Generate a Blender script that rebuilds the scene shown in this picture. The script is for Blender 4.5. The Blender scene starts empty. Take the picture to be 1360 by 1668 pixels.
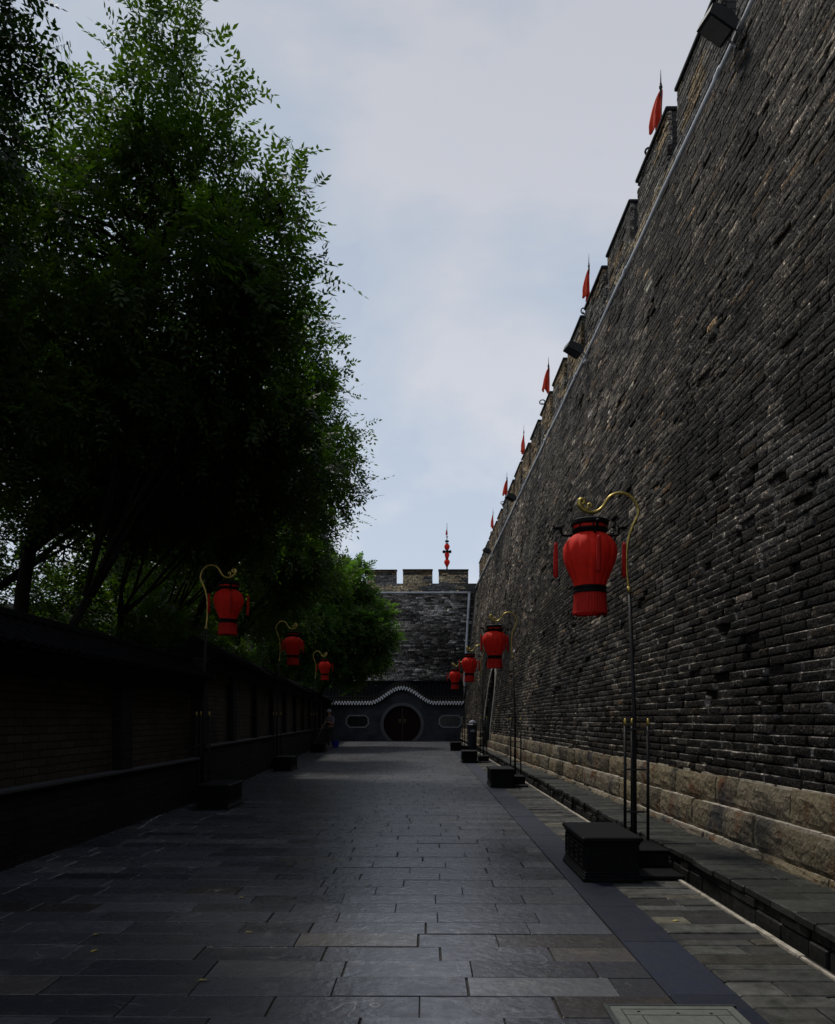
import bpy, math, random
import numpy as np
from mathutils import Vector, Matrix
R = math.radians
scene = bpy.context.scene
C = scene.collection

# ---------------------------------------------------------------- camera
F = 1350.0                                   # focal length in photo pixels (1360x1668)
PITCH = 0.0
cam_d = bpy.data.cameras.new('camera')
cam = bpy.data.objects.new('camera', cam_d); C.objects.link(cam)
cam_d.sensor_fit = 'VERTICAL'; cam_d.sensor_height = 36
cam_d.lens = F/1668*36
cam.location = (0, 0, 1.25)
cam.rotation_euler = (R(90+PITCH), 0, math.atan(15/F))
cam_d.shift_y = (338 - F*math.tan(R(PITCH)))/1668
cam_d.clip_end = 3000; cam_d.clip_start = .05
scene.camera = cam
# ---------------------------------------------------------------- world
SUN_EL, SUN_AZ = 60, -38        # azimuth from +Y towards +X
w = bpy.data.worlds.new('World'); scene.world = w; w.use_nodes = True
nt = w.node_tree; N = nt.nodes; L = nt.links; N.clear()
out = N.new('ShaderNodeOutputWorld')
sky = N.new('ShaderNodeTexSky'); sky.sky_type = 'NISHITA'; sky.sun_disc = False
sky.sun_elevation = R(SUN_EL); sky.sun_rotation = R(SUN_AZ); sky.dust_density = 2.5; sky.air_density = 1.2
bg1 = N.new('ShaderNodeBackground'); bg1.inputs[1].default_value = .10
L.new(sky.outputs[0], bg1.inputs[0])
tc = N.new('ShaderNodeTexCoord')
mp = N.new('ShaderNodeMapping'); mp.inputs['Scale'].default_value = (1, 1, 1.9); mp.inputs['Location'].default_value = (.35, .2, .1)
L.new(tc.outputs['Generated'], mp.inputs[0])
n1 = N.new('ShaderNodeTexNoise'); n1.inputs['Scale'].default_value = 2.6; n1.inputs['Detail'].default_value = 7; n1.inputs['Roughness'].default_value = .52
n1.inputs['Distortion'].default_value = .3
L.new(mp.outputs[0], n1.inputs['Vector'])
rp = N.new('ShaderNodeValToRGB'); L.new(n1.outputs['Fac'], rp.inputs[0])
rp.color_ramp.elements[0].position = .43; rp.color_ramp.elements[0].color = (.565, .65, .78, 1)
rp.color_ramp.elements[1].position = .58; rp.color_ramp.elements[1].color = (.745, .765, .83, 1)
# clouds thin out and dull towards the zenith
sep = N.new('ShaderNodeSeparateXYZ'); L.new(tc.outputs['Generated'], sep.inputs[0])
mr = N.new('ShaderNodeMapRange'); L.new(sep.outputs['Z'], mr.inputs[0])
mr.inputs[1].default_value = .15; mr.inputs[2].default_value = .75; mr.inputs[3].default_value = 1.0; mr.inputs[4].default_value = .70
hs = N.new('ShaderNodeHueSaturation'); L.new(rp.outputs[0], hs.inputs['Color']); L.new(mr.outputs[0], hs.inputs['Value'])
bg2 = N.new('ShaderNodeBackground'); L.new(hs.outputs[0], bg2.inputs[0]); bg2.inputs[1].default_value = 1.0
mx = N.new('ShaderNodeMixShader'); mx.inputs[0].default_value = .88
L.new(bg1.outputs[0], mx.inputs[1]); L.new(bg2.outputs[0], mx.inputs[2]); L.new(mx.outputs[0], out.inputs[0])
# ---------------------------------------------------------------- sun
sd = bpy.data.lights.new('sun', 'SUN'); sd.energy = 2.6; sd.angle = R(8); sd.color = (1, .95, .86)
so = bpy.data.objects.new('sun', sd); C.objects.link(so)
sdir = Vector((math.sin(R(SUN_AZ))*math.cos(R(SUN_EL)), math.cos(R(SUN_AZ))*math.cos(R(SUN_EL)), math.sin(R(SUN_EL))))
so.rotation_euler = sdir.to_track_quat('Z', 'Y').to_euler(); so.location = (0, 0, 40)
scene.view_settings.view_transform = 'Standard'; scene.view_settings.look = 'None'
scene.view_settings.exposure = 0.0; scene.view_settings.gamma = 1
scene.cycles.max_bounces = 6; scene.cycles.diffuse_bounces = 1; scene.cycles.transparent_max_bounces = 4
scene.cycles.transmission_bounces = 3

rnd = random.Random(7); rs = np.random.RandomState(11)

# ================================================================ helpers
def tag(o, label=None, cat=None, group=None, kind=None):
    if label: o['label'] = label
    if cat: o['category'] = cat
    if group: o['group'] = group
    if kind: o['kind'] = kind
    return o
def empty(name, loc=(0, 0, 0), rz=0, **k):
    o = bpy.data.objects.new(name, None); C.objects.link(o); o.location = loc; o.rotation_euler = (0, 0, rz)
    o.empty_display_size = .2
    return tag(o, **k)
def copy_tree(o, parent=None):
    c = o.copy(); C.objects.link(c); c.parent = parent
    for ch in list(o.children): copy_tree(ch, c)
    return c

class MB:
    def __init__(s): s.v = []; s.f = []; s.c = []; s.usecol = False
    def add(s, vs, fs, col=None):
        b = len(s.v); s.v += [tuple(p) for p in vs]; s.f += [tuple(b+i for i in f) for f in fs]
        if col is not None: s.usecol = True
        s.c += [col or (.5, .5, .5)]*len(vs)
    def box(s, x0, x1, y0, y1, z0, z1, col=None, ch=0, M=None):
        """box with chamfered edges all round the top and bottom"""
        if ch <= 0:
            vs = [(x0,y0,z0),(x1,y0,z0),(x1,y1,z0),(x0,y1,z0),(x0,y0,z1),(x1,y0,z1),(x1,y1,z1),(x0,y1,z1)]
            fs = [(3,2,1,0),(4,5,6,7),(0,1,5,4),(1,2,6,5),(2,3,7,6),(3,0,4,7)]
        else:
            c = ch; vs = []
            def ring(z, i):
                a, b, p, q = x0+i, x1-i, y0+i, y1-i
                vs.extend([(a+c,p,z),(b-c,p,z),(b,p+c,z),(b,q-c,z),(b-c,q,z),(a+c,q,z),(a,q-c,z),(a,p+c,z)])
            ring(z0, c); ring(z0+c, 0); ring(z1-c, 0); ring(z1, c)
            fs = [tuple(range(7, -1, -1)), tuple(range(24, 32))]
            for r in range(3):
                for i in range(8):
                    j = (i+1) % 8; fs.append((r*8+i, r*8+j, r*8+8+j, r*8+8+i))
        if M is not None: vs = [tuple(M @ Vector(p)) for p in vs]
        s.add(vs, fs, col)
    def tube(s, pts, rad, n=8, col=None, cap=True):
        pts = [Vector(p) for p in pts]
        if not hasattr(rad, '__len__'): rad = [rad]*len(pts)
        vs = []; prev = None
        for i, p in enumerate(pts):
            t = (pts[min(i+1, len(pts)-1)] - pts[max(i-1, 0)]).normalized()
            if prev is None:
                a = Vector((0, 0, 1)) if abs(t.z) < .9 else Vector((1, 0, 0)); u = t.cross(a).normalized()
            else:
                u = (prev - t*prev.dot(t)).normalized()
            prev = u; q = t.cross(u)
            for k in range(n):
                an = 2*math.pi*k/n; vs.append(p + (u*math.cos(an) + q*math.sin(an))*rad[i])
        fs = []
        for i in range(len(pts)-1):
            for k in range(n):
                j = (k+1) % n; fs.append((i*n+k, i*n+j, i*n+n+j, i*n+n+k))
        if cap: fs += [tuple(range(n-1, -1, -1)), tuple(range((len(pts)-1)*n, len(pts)*n))]
        s.add(vs, fs, col)
    def lathe(s, prof, n=24, c=(0, 0, 0), col=None, fn=None, closed=True):
        vs = []
        for (r, z) in prof:
            for k in range(n):
                a = 2*math.pi*k/n; rr = fn(a, r, z) if fn else r
                vs.append((c[0]+rr*math.cos(a), c[1]+rr*math.sin(a), c[2]+z))
        fs = []
        for i in range(len(prof)-1):
            for k in range(n):
                j = (k+1) % n; fs.append((i*n+k, i*n+j, i*n+n+j, i*n+n+k))
        if closed: fs += [tuple(range(n-1, -1, -1)), tuple(range((len(prof)-1)*n, len(prof)*n))]
        s.add(vs, fs, col)
    def prism(s, poly, d0, d1, axis='y', col=None):
        """extrude a 2D polygon (a,z) along axis"""
        n = len(poly)
        if axis == 'y': vs = [(a, d0, z) for a, z in poly] + [(a, d1, z) for a, z in poly]
        else: vs = [(d0, a, z) for a, z in poly] + [(d1, a, z) for a, z in poly]
        fs = [tuple(range(n-1, -1, -1)), tuple(range(n, 2*n))] + [(i, (i+1) % n, n+(i+1) % n, n+i) for i in range(n)]
        s.add(vs, fs, col)
    def build(s, name, mat, parent=None, smooth=False, fix=True):
        me = bpy.data.meshes.new(name); me.from_pydata(s.v, [], s.f)
        if fix:
            import bmesh
            bm = bmesh.new(); bm.from_mesh(me); bmesh.ops.recalc_face_normals(bm, faces=bm.faces); bm.to_mesh(me); bm.free()
        if s.usecol:
            at = me.color_attributes.new('Col', 'FLOAT_COLOR', 'POINT')
            a = np.ones((len(s.v), 4), np.float32); a[:, :3] = s.c; at.data.foreach_set('color', a.ravel())
        if smooth: me.shade_smooth()
        me.materials.append(mat)
        o = bpy.data.objects.new(name, me); C.objects.link(o); o.parent = parent
        return o

def np_mesh(name, V, Fq, mat, parent=None, col=None, smooth=False):
    """V (n,3); Fq (m,4) quads -> object"""
    me = bpy.data.meshes.new(name)
    me.vertices.add(len(V)); me.vertices.foreach_set('co', V.astype(np.float32).ravel())
    m = len(Fq); me.loops.add(m*4); me.loops.foreach_set('vertex_index', Fq.astype(np.int32).ravel())
    me.polygons.add(m); me.polygons.foreach_set('loop_start', np.arange(0, m*4, 4, dtype=np.int32))
    me.polygons.foreach_set('loop_total', np.full(m, 4, np.int32))
    if smooth: me.polygons.foreach_set('use_smooth', np.ones(m, bool))
    me.update(calc_edges=True)
    if col is not None:
        at = me.color_attributes.new('Col', 'FLOAT_COLOR', 'POINT')
        a = np.ones((len(V), 4), np.float32); a[:, :3] = col; at.data.foreach_set('color', a.ravel())
    me.materials.append(mat)
    o = bpy.data.objects.new(name, me); C.objects.link(o); o.parent = parent
    return o

def vnoise(x, y, seed=0):
    """2D value noise 0..1, vectorised"""
    r = np.random.RandomState(seed).rand(256, 256)
    xi = np.floor(x).astype(int); yi = np.floor(y).astype(int); fx = x-xi; fy = y-yi
    fx = fx*fx*(3-2*fx); fy = fy*fy*(3-2*fy)
    a = r[xi % 256, yi % 256]; b = r[(xi+1) % 256, yi % 256]; c = r[xi % 256, (yi+1) % 256]; d = r[(xi+1) % 256, (yi+1) % 256]
    return (a*(1-fx)+b*fx)*(1-fy)+(c*(1-fx)+d*fx)*fy
def fbm(x, y, seed=0, o=4):
    s = 0; a = 1; t = 0
    for i in range(o): s = s+a*vnoise(x*2**i, y*2**i, seed+i); t += a; a *= .55
    return s/t

# ================================================================ materials
def mat(name, c1, c2=None, scale=8, rough=.8, bump=.3, bscale=40, bdist=.01, attr=False, metal=0, spec=.4, extra=None, detail=8, rough2=None, stretch=None):
    m = bpy.data.materials.new(name); m.use_nodes = True
    nt = m.node_tree; N = nt.nodes; L = nt.links; b = N['Principled BSDF']
    tc = N.new('ShaderNodeTexCoord'); src = tc.outputs['Object']
    if stretch:
        mp = N.new('ShaderNodeMapping'); mp.inputs['Scale'].default_value = stretch; L.new(src, mp.inputs[0]); src = mp.outputs[0]
    n = N.new('ShaderNodeTexNoise'); n.inputs['Scale'].default_value = scale; n.inputs['Detail'].default_value = detail; n.inputs['Roughness'].default_value = .6
    L.new(src, n.inputs['Vector'])
    r = N.new('ShaderNodeValToRGB'); L.new(n.outputs['Fac'], r.inputs[0])
    r.color_ramp.elements[0].position = .33; r.color_ramp.elements[1].position = .67
    c2 = c2 or tuple(x*.6 for x in c1)
    r.color_ramp.elements[0].color = (*c1, 1); r.color_ramp.elements[1].color = (*c2, 1)
    col = r.outputs[0]
    if attr:
        a = N.new('ShaderNodeVertexColor'); a.layer_name = 'Col'
        mm = N.new('ShaderNodeMix'); mm.data_type = 'RGBA'; mm.blend_type = 'MULTIPLY'; mm.inputs[0].default_value = 1
        L.new(a.outputs[0], mm.inputs[6]); L.new(col, mm.inputs[7]); col = mm.outputs[2]
    if extra: col = extra(N, L, col, src, b)
    L.new(col, b.inputs['Base Color'])
    b.inputs['Roughness'].default_value = rough; b.inputs['Metallic'].default_value = metal
    b.inputs['Specular IOR Level'].default_value = spec
    if rough2 is not None:
        mr = N.new('ShaderNodeMapRange'); L.new(n.outputs['Fac'], mr.inputs[0]); mr.inputs[1].default_value = .3; mr.inputs[2].default_value = .7
        mr.inputs[3].default_value = rough; mr.inputs[4].default_value = rough2; L.new(mr.outputs[0], b.inputs['Roughness'])
    if bump:
        n2 = N.new('ShaderNodeTexNoise'); n2.inputs['Scale'].default_value = bscale; n2.inputs['Detail'].default_value = 6; L.new(src, n2.inputs['Vector'])
        bp = N.new('ShaderNodeBump'); bp.inputs['Strength'].default_value = bump; bp.inputs['Distance'].default_value = bdist
        L.new(n2.outputs['Fac'], bp.inputs['Height']); L.new(bp.outputs[0], b.inputs['Normal'])
    return m

def mixc(N, L, fac, a, b, mode='MIX'):
    m = N.new('ShaderNodeMix'); m.data_type = 'RGBA'; m.blend_type = mode
    for sk, v in ((0, fac), (6, a), (7, b)):
        if isinstance(v, (int, float)): m.inputs[sk].default_value = v
        elif isinstance(v, tuple): m.inputs[sk].default_value = (*v, 1)
        else: L.new(v, m.inputs[sk])
    return m.outputs[2]
def noise_mask(N, L, src, scale, lo, hi, detail=5, dist=0):
    n = N.new('ShaderNodeTexNoise'); n.inputs['Scale'].default_value = scale; n.inputs['Detail'].default_value = detail; n.inputs['Distortion'].default_value = dist
    L.new(src, n.inputs['Vector'])
    m = N.new('ShaderNodeMapRange'); L.new(n.outputs['Fac'], m.inputs[0]); m.inputs[1].default_value = lo; m.inputs[2].default_value = hi; m.clamp = True
    return m.outputs[0]

def brick_extra(N, L, col, src, b):
    f = noise_mask(N, L, src, 30, .56, .68, 8)
    col = mixc(N, L, f, col, mixc(N, L, 1.0, col, (5.2, 4.9, 4.5), 'MULTIPLY'))       # pale lime and grit
    f3 = noise_mask(N, L, src, 8.5, .62, .70, 8, .6)
    col = mixc(N, L, f3, col, mixc(N, L, 1.0, col, (3.2, 3.1, 2.9), 'MULTIPLY'))     # smeared lime
    f2 = noise_mask(N, L, src, .55, .52, .66, 4)
    return mixc(N, L, f2, col, mixc(N, L, 1.0, col, (.55, .57, .62), 'MULTIPLY'))       # soot stain patches
M_brick = mat('weathered_grey_brick', (1, 1, 1), (.40, .40, .42), scale=11, rough=.8, bump=1, bscale=38, bdist=.035, attr=True, extra=brick_extra, spec=.10)
M_mortar = mat('old_mortar', (.045, .042, .038), (.012, .011, .010), scale=2.2, rough=.95, bump=1, bscale=30, bdist=.02)
M_pale_mortar = mat('lime_mortar', (.42, .38, .31), (.14, .12, .1), scale=9, rough=.95, bump=.6)
def granite_extra(N, L, col, src, b):
    f = noise_mask(N, L, src, 3.2, .55, .68, 5)
    col = mixc(N, L, f, col, (.10, .045, .02))         # rust brown stain
    f2 = noise_mask(N, L, src, 2.1, .56, .7, 6)
    return mixc(N, L, f2, col, (.035, .035, .036))
M_granite = mat('rough_granite_block', (1, 1, 1), (.5, .48, .45), scale=30, rough=.85, bump=1, bscale=22, bdist=.025, attr=True, extra=granite_extra, spec=.12)
def slab_extra(N, L, col, src, b):
    # thin curved scratches: contour lines of a slow noise
    def scr(scale, width, dist, amt, m_scale):
        nonlocal col
        n = N.new('ShaderNodeTexNoise'); n.inputs['Scale'].default_value = scale; n.inputs['Detail'].default_value = 1.5; n.inputs['Distortion'].default_value = dist
        L.new(src, n.inputs['Vector'])
        s = N.new('ShaderNodeMath'); s.operation = 'SUBTRACT'; L.new(n.outputs['Fac'], s.inputs[0]); s.inputs[1].default_value = .5
        a = N.new('ShaderNodeMath'); a.operation = 'ABSOLUTE'; L.new(s.outputs[0], a.inputs[0])
        m = N.new('ShaderNodeMapRange'); L.new(a.outputs[0], m.inputs[0]); m.inputs[1].default_value = width; m.inputs[2].default_value = 0; m.clamp = True
        g = noise_mask(N, L, src, m_scale, .52, .68, 3)
        mu = N.new('ShaderNodeMath'); mu.operation = 'MULTIPLY'; L.new(m.outputs[0], mu.inputs[0]); L.new(g, mu.inputs[1])
        m2 = N.new('ShaderNodeMath'); m2.operation = 'MULTIPLY'; L.new(mu.outputs[0], m2.inputs[0]); m2.inputs[1].default_value = amt
        col = mixc(N, L, m2.outputs[0], col, (.5, .5, .52))
    scr(1.7, .0035, 1.5, .55, 1.3); scr(3.1, .004, .6, .4, 1.9); scr(.9, .002, 3.0, .6, .8)
    f = noise_mask(N, L, src, 5, .58, .75, 8)
    return mixc(N, L, f, col, mixc(N, L, 1.0, col, (1.7, 1.6, 1.45), 'MULTIPLY'))
M_slab = mat('slate_paving', (1, 1, 1), (.62, .62, .66), scale=9, rough=.20, rough2=.38, bump=.6, bscale=20, bdist=.008, attr=True, extra=slab_extra, spec=.55)
M_band = mat('blue_stone_band', (1, 1, 1), (.5, .5, .55), scale=7, rough=.4, rough2=.65, bump=.4, bscale=20, bdist=.006, attr=True, spec=.25)
M_old = mat('worn_flagstone', (1.1, 1.1, 1.08), (.32, .33, .30), scale=8, rough=.45, rough2=.9, bump=1, bscale=14, bdist=.012, attr=True, spec=.2)
M_joint = mat('joint_dirt', (.012, .011, .010), (.03, .028, .022), scale=6, rough=.95, bump=.5)
M_ground = mat('packed_earth', (.06, .05, .035), (.03, .035, .02), scale=1.5, rough=.95, bump=.5)
M_black = mat('black_painted_wood', (.005, .005, .006), (.0025, .0025, .003), scale=20, rough=.6, bump=.25, bscale=60, bdist=.003, spec=.1)
M_blackmetal = mat('black_iron', (.008, .008, .009), (.014, .013, .012), scale=30, rough=.5, bump=.15, metal=0, spec=.2)
M_gold = mat('gold_paint', (.50, .38, .10), (.28, .20, .05), scale=30, rough=.36, bump=.1, metal=.75)
def fabric(name, c):
    m = mat(name, c, tuple(x*.75 for x in c), scale=18, rough=.75, bump=.15, bscale=180, bdist=.002, spec=.25)
    N = m.node_tree.nodes; L = m.node_tree.links; b = N['Principled BSDF']; o = N['Material Output']
    t = N.new('ShaderNodeBsdfTranslucent'); t.inputs[0].default_value = (*c, 1)
    x = N.new('ShaderNodeMixShader'); x.inputs[0].default_value = .22
    L.new(b.outputs[0], x.inputs[1]); L.new(t.outputs[0], x.inputs[2]); L.new(x.outputs[0], o.inputs[0]); return m
M_red = fabric('red_lantern_cloth', (.78, .022, .009))
M_tassel = fabric('red_tassel_thread', (.50, .015, .009))
M_flag = fabric('orange_red_flag_cloth', (.75, .07, .03))
M_pipe = mat('galvanised_steel', (.46, .47, .49), (.32, .33, .35), scale=4, rough=.5, bump=.15, metal=.2)
M_lampbody = mat('dark_floodlight_housing', (.025, .03, .032), (.015, .018, .02), scale=10, rough=.6, bump=.2)
M_lens = mat('floodlight_glass', (.03, .035, .04), (.02, .022, .025), scale=10, rough=.12, bump=0, spec=.6)
M_coping = mat('dark_coping_brick', (.03, .03, .033), (.016, .016, .018), scale=12, rough=.9, spec=.1, bump=.8, bscale=30)
M_tile = mat('dark_roof_tile', (.007, .007, .008), (.003, .003, .004), scale=14, spec=.05, rough=.95, bump=.4, bscale=40)
M_drip = mat('pale_eave_tile', (.70, .71, .73), (.5, .51, .53), scale=20, rough=.7, bump=.3)
M_trim = mat('pale_stone_trim', (.20, .21, .22), (.12, .125, .13), scale=14, rough=.8, bump=.3)
M_redwood = mat('dark_red_lacquer', (.013, .002, .002), (.007, .001, .001), scale=6, spec=.15, rough=.8, bump=.2, stretch=(6, 6, 1))
M_brass = mat('dull_brass', (.10, .07, .03), (.06, .04, .02), scale=30, rough=.5, metal=.6, bump=.1)
M_dark = mat('dark_glass', (.012, .014, .016), (.006, .007, .008), scale=6, rough=.2, bump=0)
M_tunnel = mat('tunnel_brick', (.05, .048, .045), (.02, .02, .02), scale=9, rough=.9, bump=.8)
M_bark = mat('dark_bark', (.018, .015, .012), (.008, .007, .006), scale=14, spec=.05, rough=.95, bump=1, bscale=24, bdist=.03, stretch=(1, 1, .25))
M_cover = mat('pale_green_plate', (.115, .125, .11), (.07, .078, .07), scale=16, rough=.5, rough2=.7, bump=.3, bscale=50, metal=.2)
M_skin = mat('skin', (.35, .2, .13), (.28, .16, .1), scale=20, rough=.6, bump=0)
M_white = mat('pale_cloth', (.42, .44, .50), (.3, .32, .38), scale=20, rough=.85, bump=.3)
M_shirt = mat('pale_shirt', (.22, .20, .25), (.14, .12, .16), scale=20, rough=.9, bump=.4)
M_vest = mat('dull_red_vest', (.22, .03, .04), (.12, .02, .03), scale=20, rough=.9, bump=.4)
M_trouser = mat('dark_trousers', (.03, .03, .03), (.02, .02, .02), scale=20, rough=.9, bump=.4)
M_blue = mat('blue_plastic', (.02, .03, .45), (.015, .02, .3), scale=10, rough=.4, bump=0)
M_straw = mat('straw', (.3, .25, .14), (.2, .15, .08), scale=60, rough=.9, bump=.5)
M_tanwall = mat('tan_rendered_wall', (.36, .27, .16), (.26, .19, .11), scale=3, rough=.9, bump=.4)
M_bin = mat('dark_bin_steel', (.02, .022, .03), (.012, .014, .02), scale=10, rough=.45, bump=.1, metal=.3)

def shader_brick(name, c1, c2, cm, bw, bh, axes, ms=.008, spec=.08):
    """brick pattern for surfaces too dark or far for modelled bricks; axes picks the two world axes"""
    m = bpy.data.materials.new(name); m.use_nodes = True
    nt = m.node_tree; N = nt.nodes; L = nt.links; b = N['Principled BSDF']
    tc = N.new('ShaderNodeTexCoord'); sp = N.new('ShaderNodeSeparateXYZ'); L.new(tc.outputs['Object'], sp.inputs[0])
    cb = N.new('ShaderNodeCombineXYZ'); L.new(sp.outputs[axes[0]], cb.inputs[0]); L.new(sp.outputs[axes[1]], cb.inputs[1])
    nn = N.new('ShaderNodeTexNoise'); nn.inputs['Scale'].default_value = 7; L.new(tc.outputs['Object'], nn.inputs['Vector'])
    va = N.new('ShaderNodeVectorMath'); va.operation = 'MULTIPLY_ADD'; L.new(nn.outputs['Color'], va.inputs[0]); va.inputs[1].default_value = (.02, .02, 0); L.new(cb.outputs[0], va.inputs[2])
    t = N.new('ShaderNodeTexBrick'); L.new(va.outputs[0], t.inputs['Vector'])
    t.inputs['Scale'].default_value = 1; t.inputs['Brick Width'].default_value = bw; t.inputs['Row Height'].default_value = bh
    t.inputs['Mortar Size'].default_value = ms; t.inputs['Mortar Smooth'].default_value = .3
    t.inputs['Color1'].default_value = (*c1, 1); t.inputs['Color2'].default_value = (*c2, 1); t.inputs['Mortar'].default_value = (*cm, 1)
    f = noise_mask(N, L, tc.outputs['Object'], 1.3, .4, .65, 6)
    col = mixc(N, L, f, t.outputs['Color'], mixc(N, L, 1., t.outputs['Color'], (.6, .6, .62), 'MULTIPLY'))
    L.new(col, b.inputs['Base Color']); b.inputs['Roughness'].default_value = .85; b.inputs['Specular IOR Level'].default_value = spec
    n2 = N.new('ShaderNodeTexNoise'); n2.inputs['Scale'].default_value = 40; L.new(tc.outputs['Object'], n2.inputs['Vector'])
    mm = N.new('ShaderNodeMath'); mm.operation = 'MULTIPLY_ADD'; L.new(t.outputs['Fac'], mm.inputs[0]); mm.inputs[1].default_value = -1; L.new(n2.outputs['Fac'], mm.inputs[2])
    bp = N.new('ShaderNodeBump'); bp.inputs['Strength'].default_value = .7; bp.inputs['Distance'].default_value = .01
    L.new(mm.outputs[0], bp.inputs['Height']); L.new(bp.outputs[0], b.inputs['Normal']); return m
M_gbrick = shader_brick('garden_wall_brick', (.072, .057, .040), (.050, .040, .029), (.020, .018, .015), .30, .075, 'YZ')
M_gbase = shader_brick('garden_wall_base_brick', (.022, .020, .019), (.015, .014, .014), (.008, .008, .007), .36, .10, 'YZ')
M_gatebrick = shader_brick('gate_wall_brick', (.060, .064, .074), (.042, .045, .053), (.035, .037, .042), .26, .07, 'XZ')
M_merlon = shader_brick('merlon_end_brick', (.10, .095, .085), (.06, .058, .055), (.03, .03, .03), .36, .085, 'XZ')

def leaf_mat(name, c1, c2, tl):
    m = bpy.data.materials.new(name); m.use_nodes = True
    nt = m.node_tree; N = nt.nodes; L = nt.links; b = N['Principled BSDF']; o = N['Material Output']
    tc = N.new('ShaderNodeTexCoord'); n = N.new('ShaderNodeTexNoise'); n.inputs['Scale'].default_value = 1.1; n.inputs['Detail'].default_value = 3; L.new(tc.outputs['Object'], n.inputs['Vector'])
    a = N.new('ShaderNodeVertexColor'); a.layer_name = 'Col'
    sp = N.new('ShaderNodeSeparateColor'); L.new(a.outputs[0], sp.inputs[0])
    col = mixc(N, L, n.outputs['Fac'], c1, c2)
    col = mixc(N, L, sp.outputs[0], mixc(N, L, 1., col, (.55, .6, .5), 'MULTIPLY'), mixc(N, L, 1., col, (1.5, 1.35, 1.2), 'MULTIPLY'))
    L.new(col, b.inputs['Base Color']); b.inputs['Roughness'].default_value = .5; b.inputs['Specular IOR Level'].default_value = .25
    t = N.new('ShaderNodeBsdfTranslucent'); L.new(mixc(N, L, 1., col, tl, 'MULTIPLY'), t.inputs[0])
    x = N.new('ShaderNodeMixShader'); x.inputs[0].default_value = .45
    L.new(b.outputs[0], x.inputs[1]); L.new(t.outputs[0], x.inputs[2]); L.new(x.outputs[0], o.inputs[0]); return m
M_leaf = leaf_mat('pagoda_tree_leaf', (.020, .042, .008), (.038, .072, .012), (2.6, 2.8, .8))
M_leafd = leaf_mat('shaded_pagoda_tree_leaf', (.011, .024, .006), (.019, .038, .008), (1.8, 2.0, .8))  # pagoda leaf darkened in colour to stand in for shade in the crown
M_leaf2 = leaf_mat('bright_green_leaf', (.050, .105, .020), (.075, .14, .03), (1.5, 1.8, .9))

# ================================================================ ground and paving
me = MB(); me.box(-400, 400, -300, 900, -.6, -.06); tag(me.build('ground', M_ground), kind='structure')

def wall_x(y): return 2.66 - .0150*y           # foot of the great wall, slightly askew to the path
LWX = lambda y: -3.5 if y < 13 else -3.5 - .060*(y-13)   # face of the garden wall on the left

bed = MB(); bed.add([(-8, -8, -.012), (2.02, -8, -.012), (2.02, 60, -.012), (-8, 60, -.012)], [(0, 1, 2, 3)])
tag(bed.build('paving_bed', M_joint), kind='structure')
pv = MB(); y = -3.0; row = 0
while y < 48.2:
    h = .272 + rnd.uniform(-.010, .010); off = (row*.37 + rnd.uniform(-.1, .1)) % .64
    x = -7.2 - off; x_end = 1.095; lim = LWX(y+.2) - .35
    while x < x_end:
        wd = .64 + rnd.uniform(-.05, .05) if rnd.random() < .85 else rnd.uniform(.35, .5)
        x1 = min(x+wd, x_end)
        if x_end - x1 < .12: x1 = x_end
        if x1 > lim:
            g = rnd.uniform(.55, 1.45)*.060; t = rnd.random()
            c = (g*.96, g*1.0, g*1.18)
            if t < .05: c = (g*1.08, g*1.0, g*.95)
            elif t < .2: c = (g*1.35, g*1.4, g*1.5)
            dz = rnd.uniform(-.003, .003); gp = rnd.choice([.003, .005, .010])
            pv.box(x+.001, x1-gp, y+.0015, y+h-rnd.choice([.002, .004, .006]), -.04, dz, c, ch=.002)
        x = x1
    y += h; row += 1
tag(pv.build('path', M_slab), kind='structure')
bn = MB(); y = -3.2
while y < 48.2:
    h = .87 + rnd.uniform(-.04, .04); g = rnd.uniform(.7, 1.2)
    bn.box(1.10, 1.412, y, y+h-.004, -.04, .001+rnd.uniform(-.002, .002), (.016*g, .020*g, .036*g), ch=.003); y += h
tag(bn.build('dark_paving_band', M_band), kind='structure')
ow = MB(); y = -3
while y < 48.2:
    h = rnd.uniform(.10, .22); x = 1.418
    while x < 1.955:
        wd = rnd.uniform(.22, .6); x1 = min(x+wd, 1.96)
        if 1.96-x1 < .1: x1 = 1.96
        g = rnd.uniform(.4, 1.7)*.055; t = rnd.random()
        c = (g, g*1.0, g*.96) if t < .9 else (g*1.3, g*1.2, g*.95)
        ow.box(x, x1-rnd.uniform(.003, .010), y, y+h-rnd.uniform(.003, .012), -.04, rnd.uniform(-.008, .003), c, ch=.006); x = x1
    y += h
tag(ow.build('old_flagstone_margin', M_old), kind='structure')
# pale mortar edge beside the kerb
ml = MB(); y = -3
while y < 46:
    h = rnd.uniform(.3, .9); ml.box(1.962+rnd.uniform(-.002, .004), 1.990+rnd.uniform(-.006, .006), y, y+h-.001, -.03, .006+rnd.uniform(-.003, .003), ch=.003); y += h
tag(ml.build('mortar_edge', M_pale_mortar), kind='structure')
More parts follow.
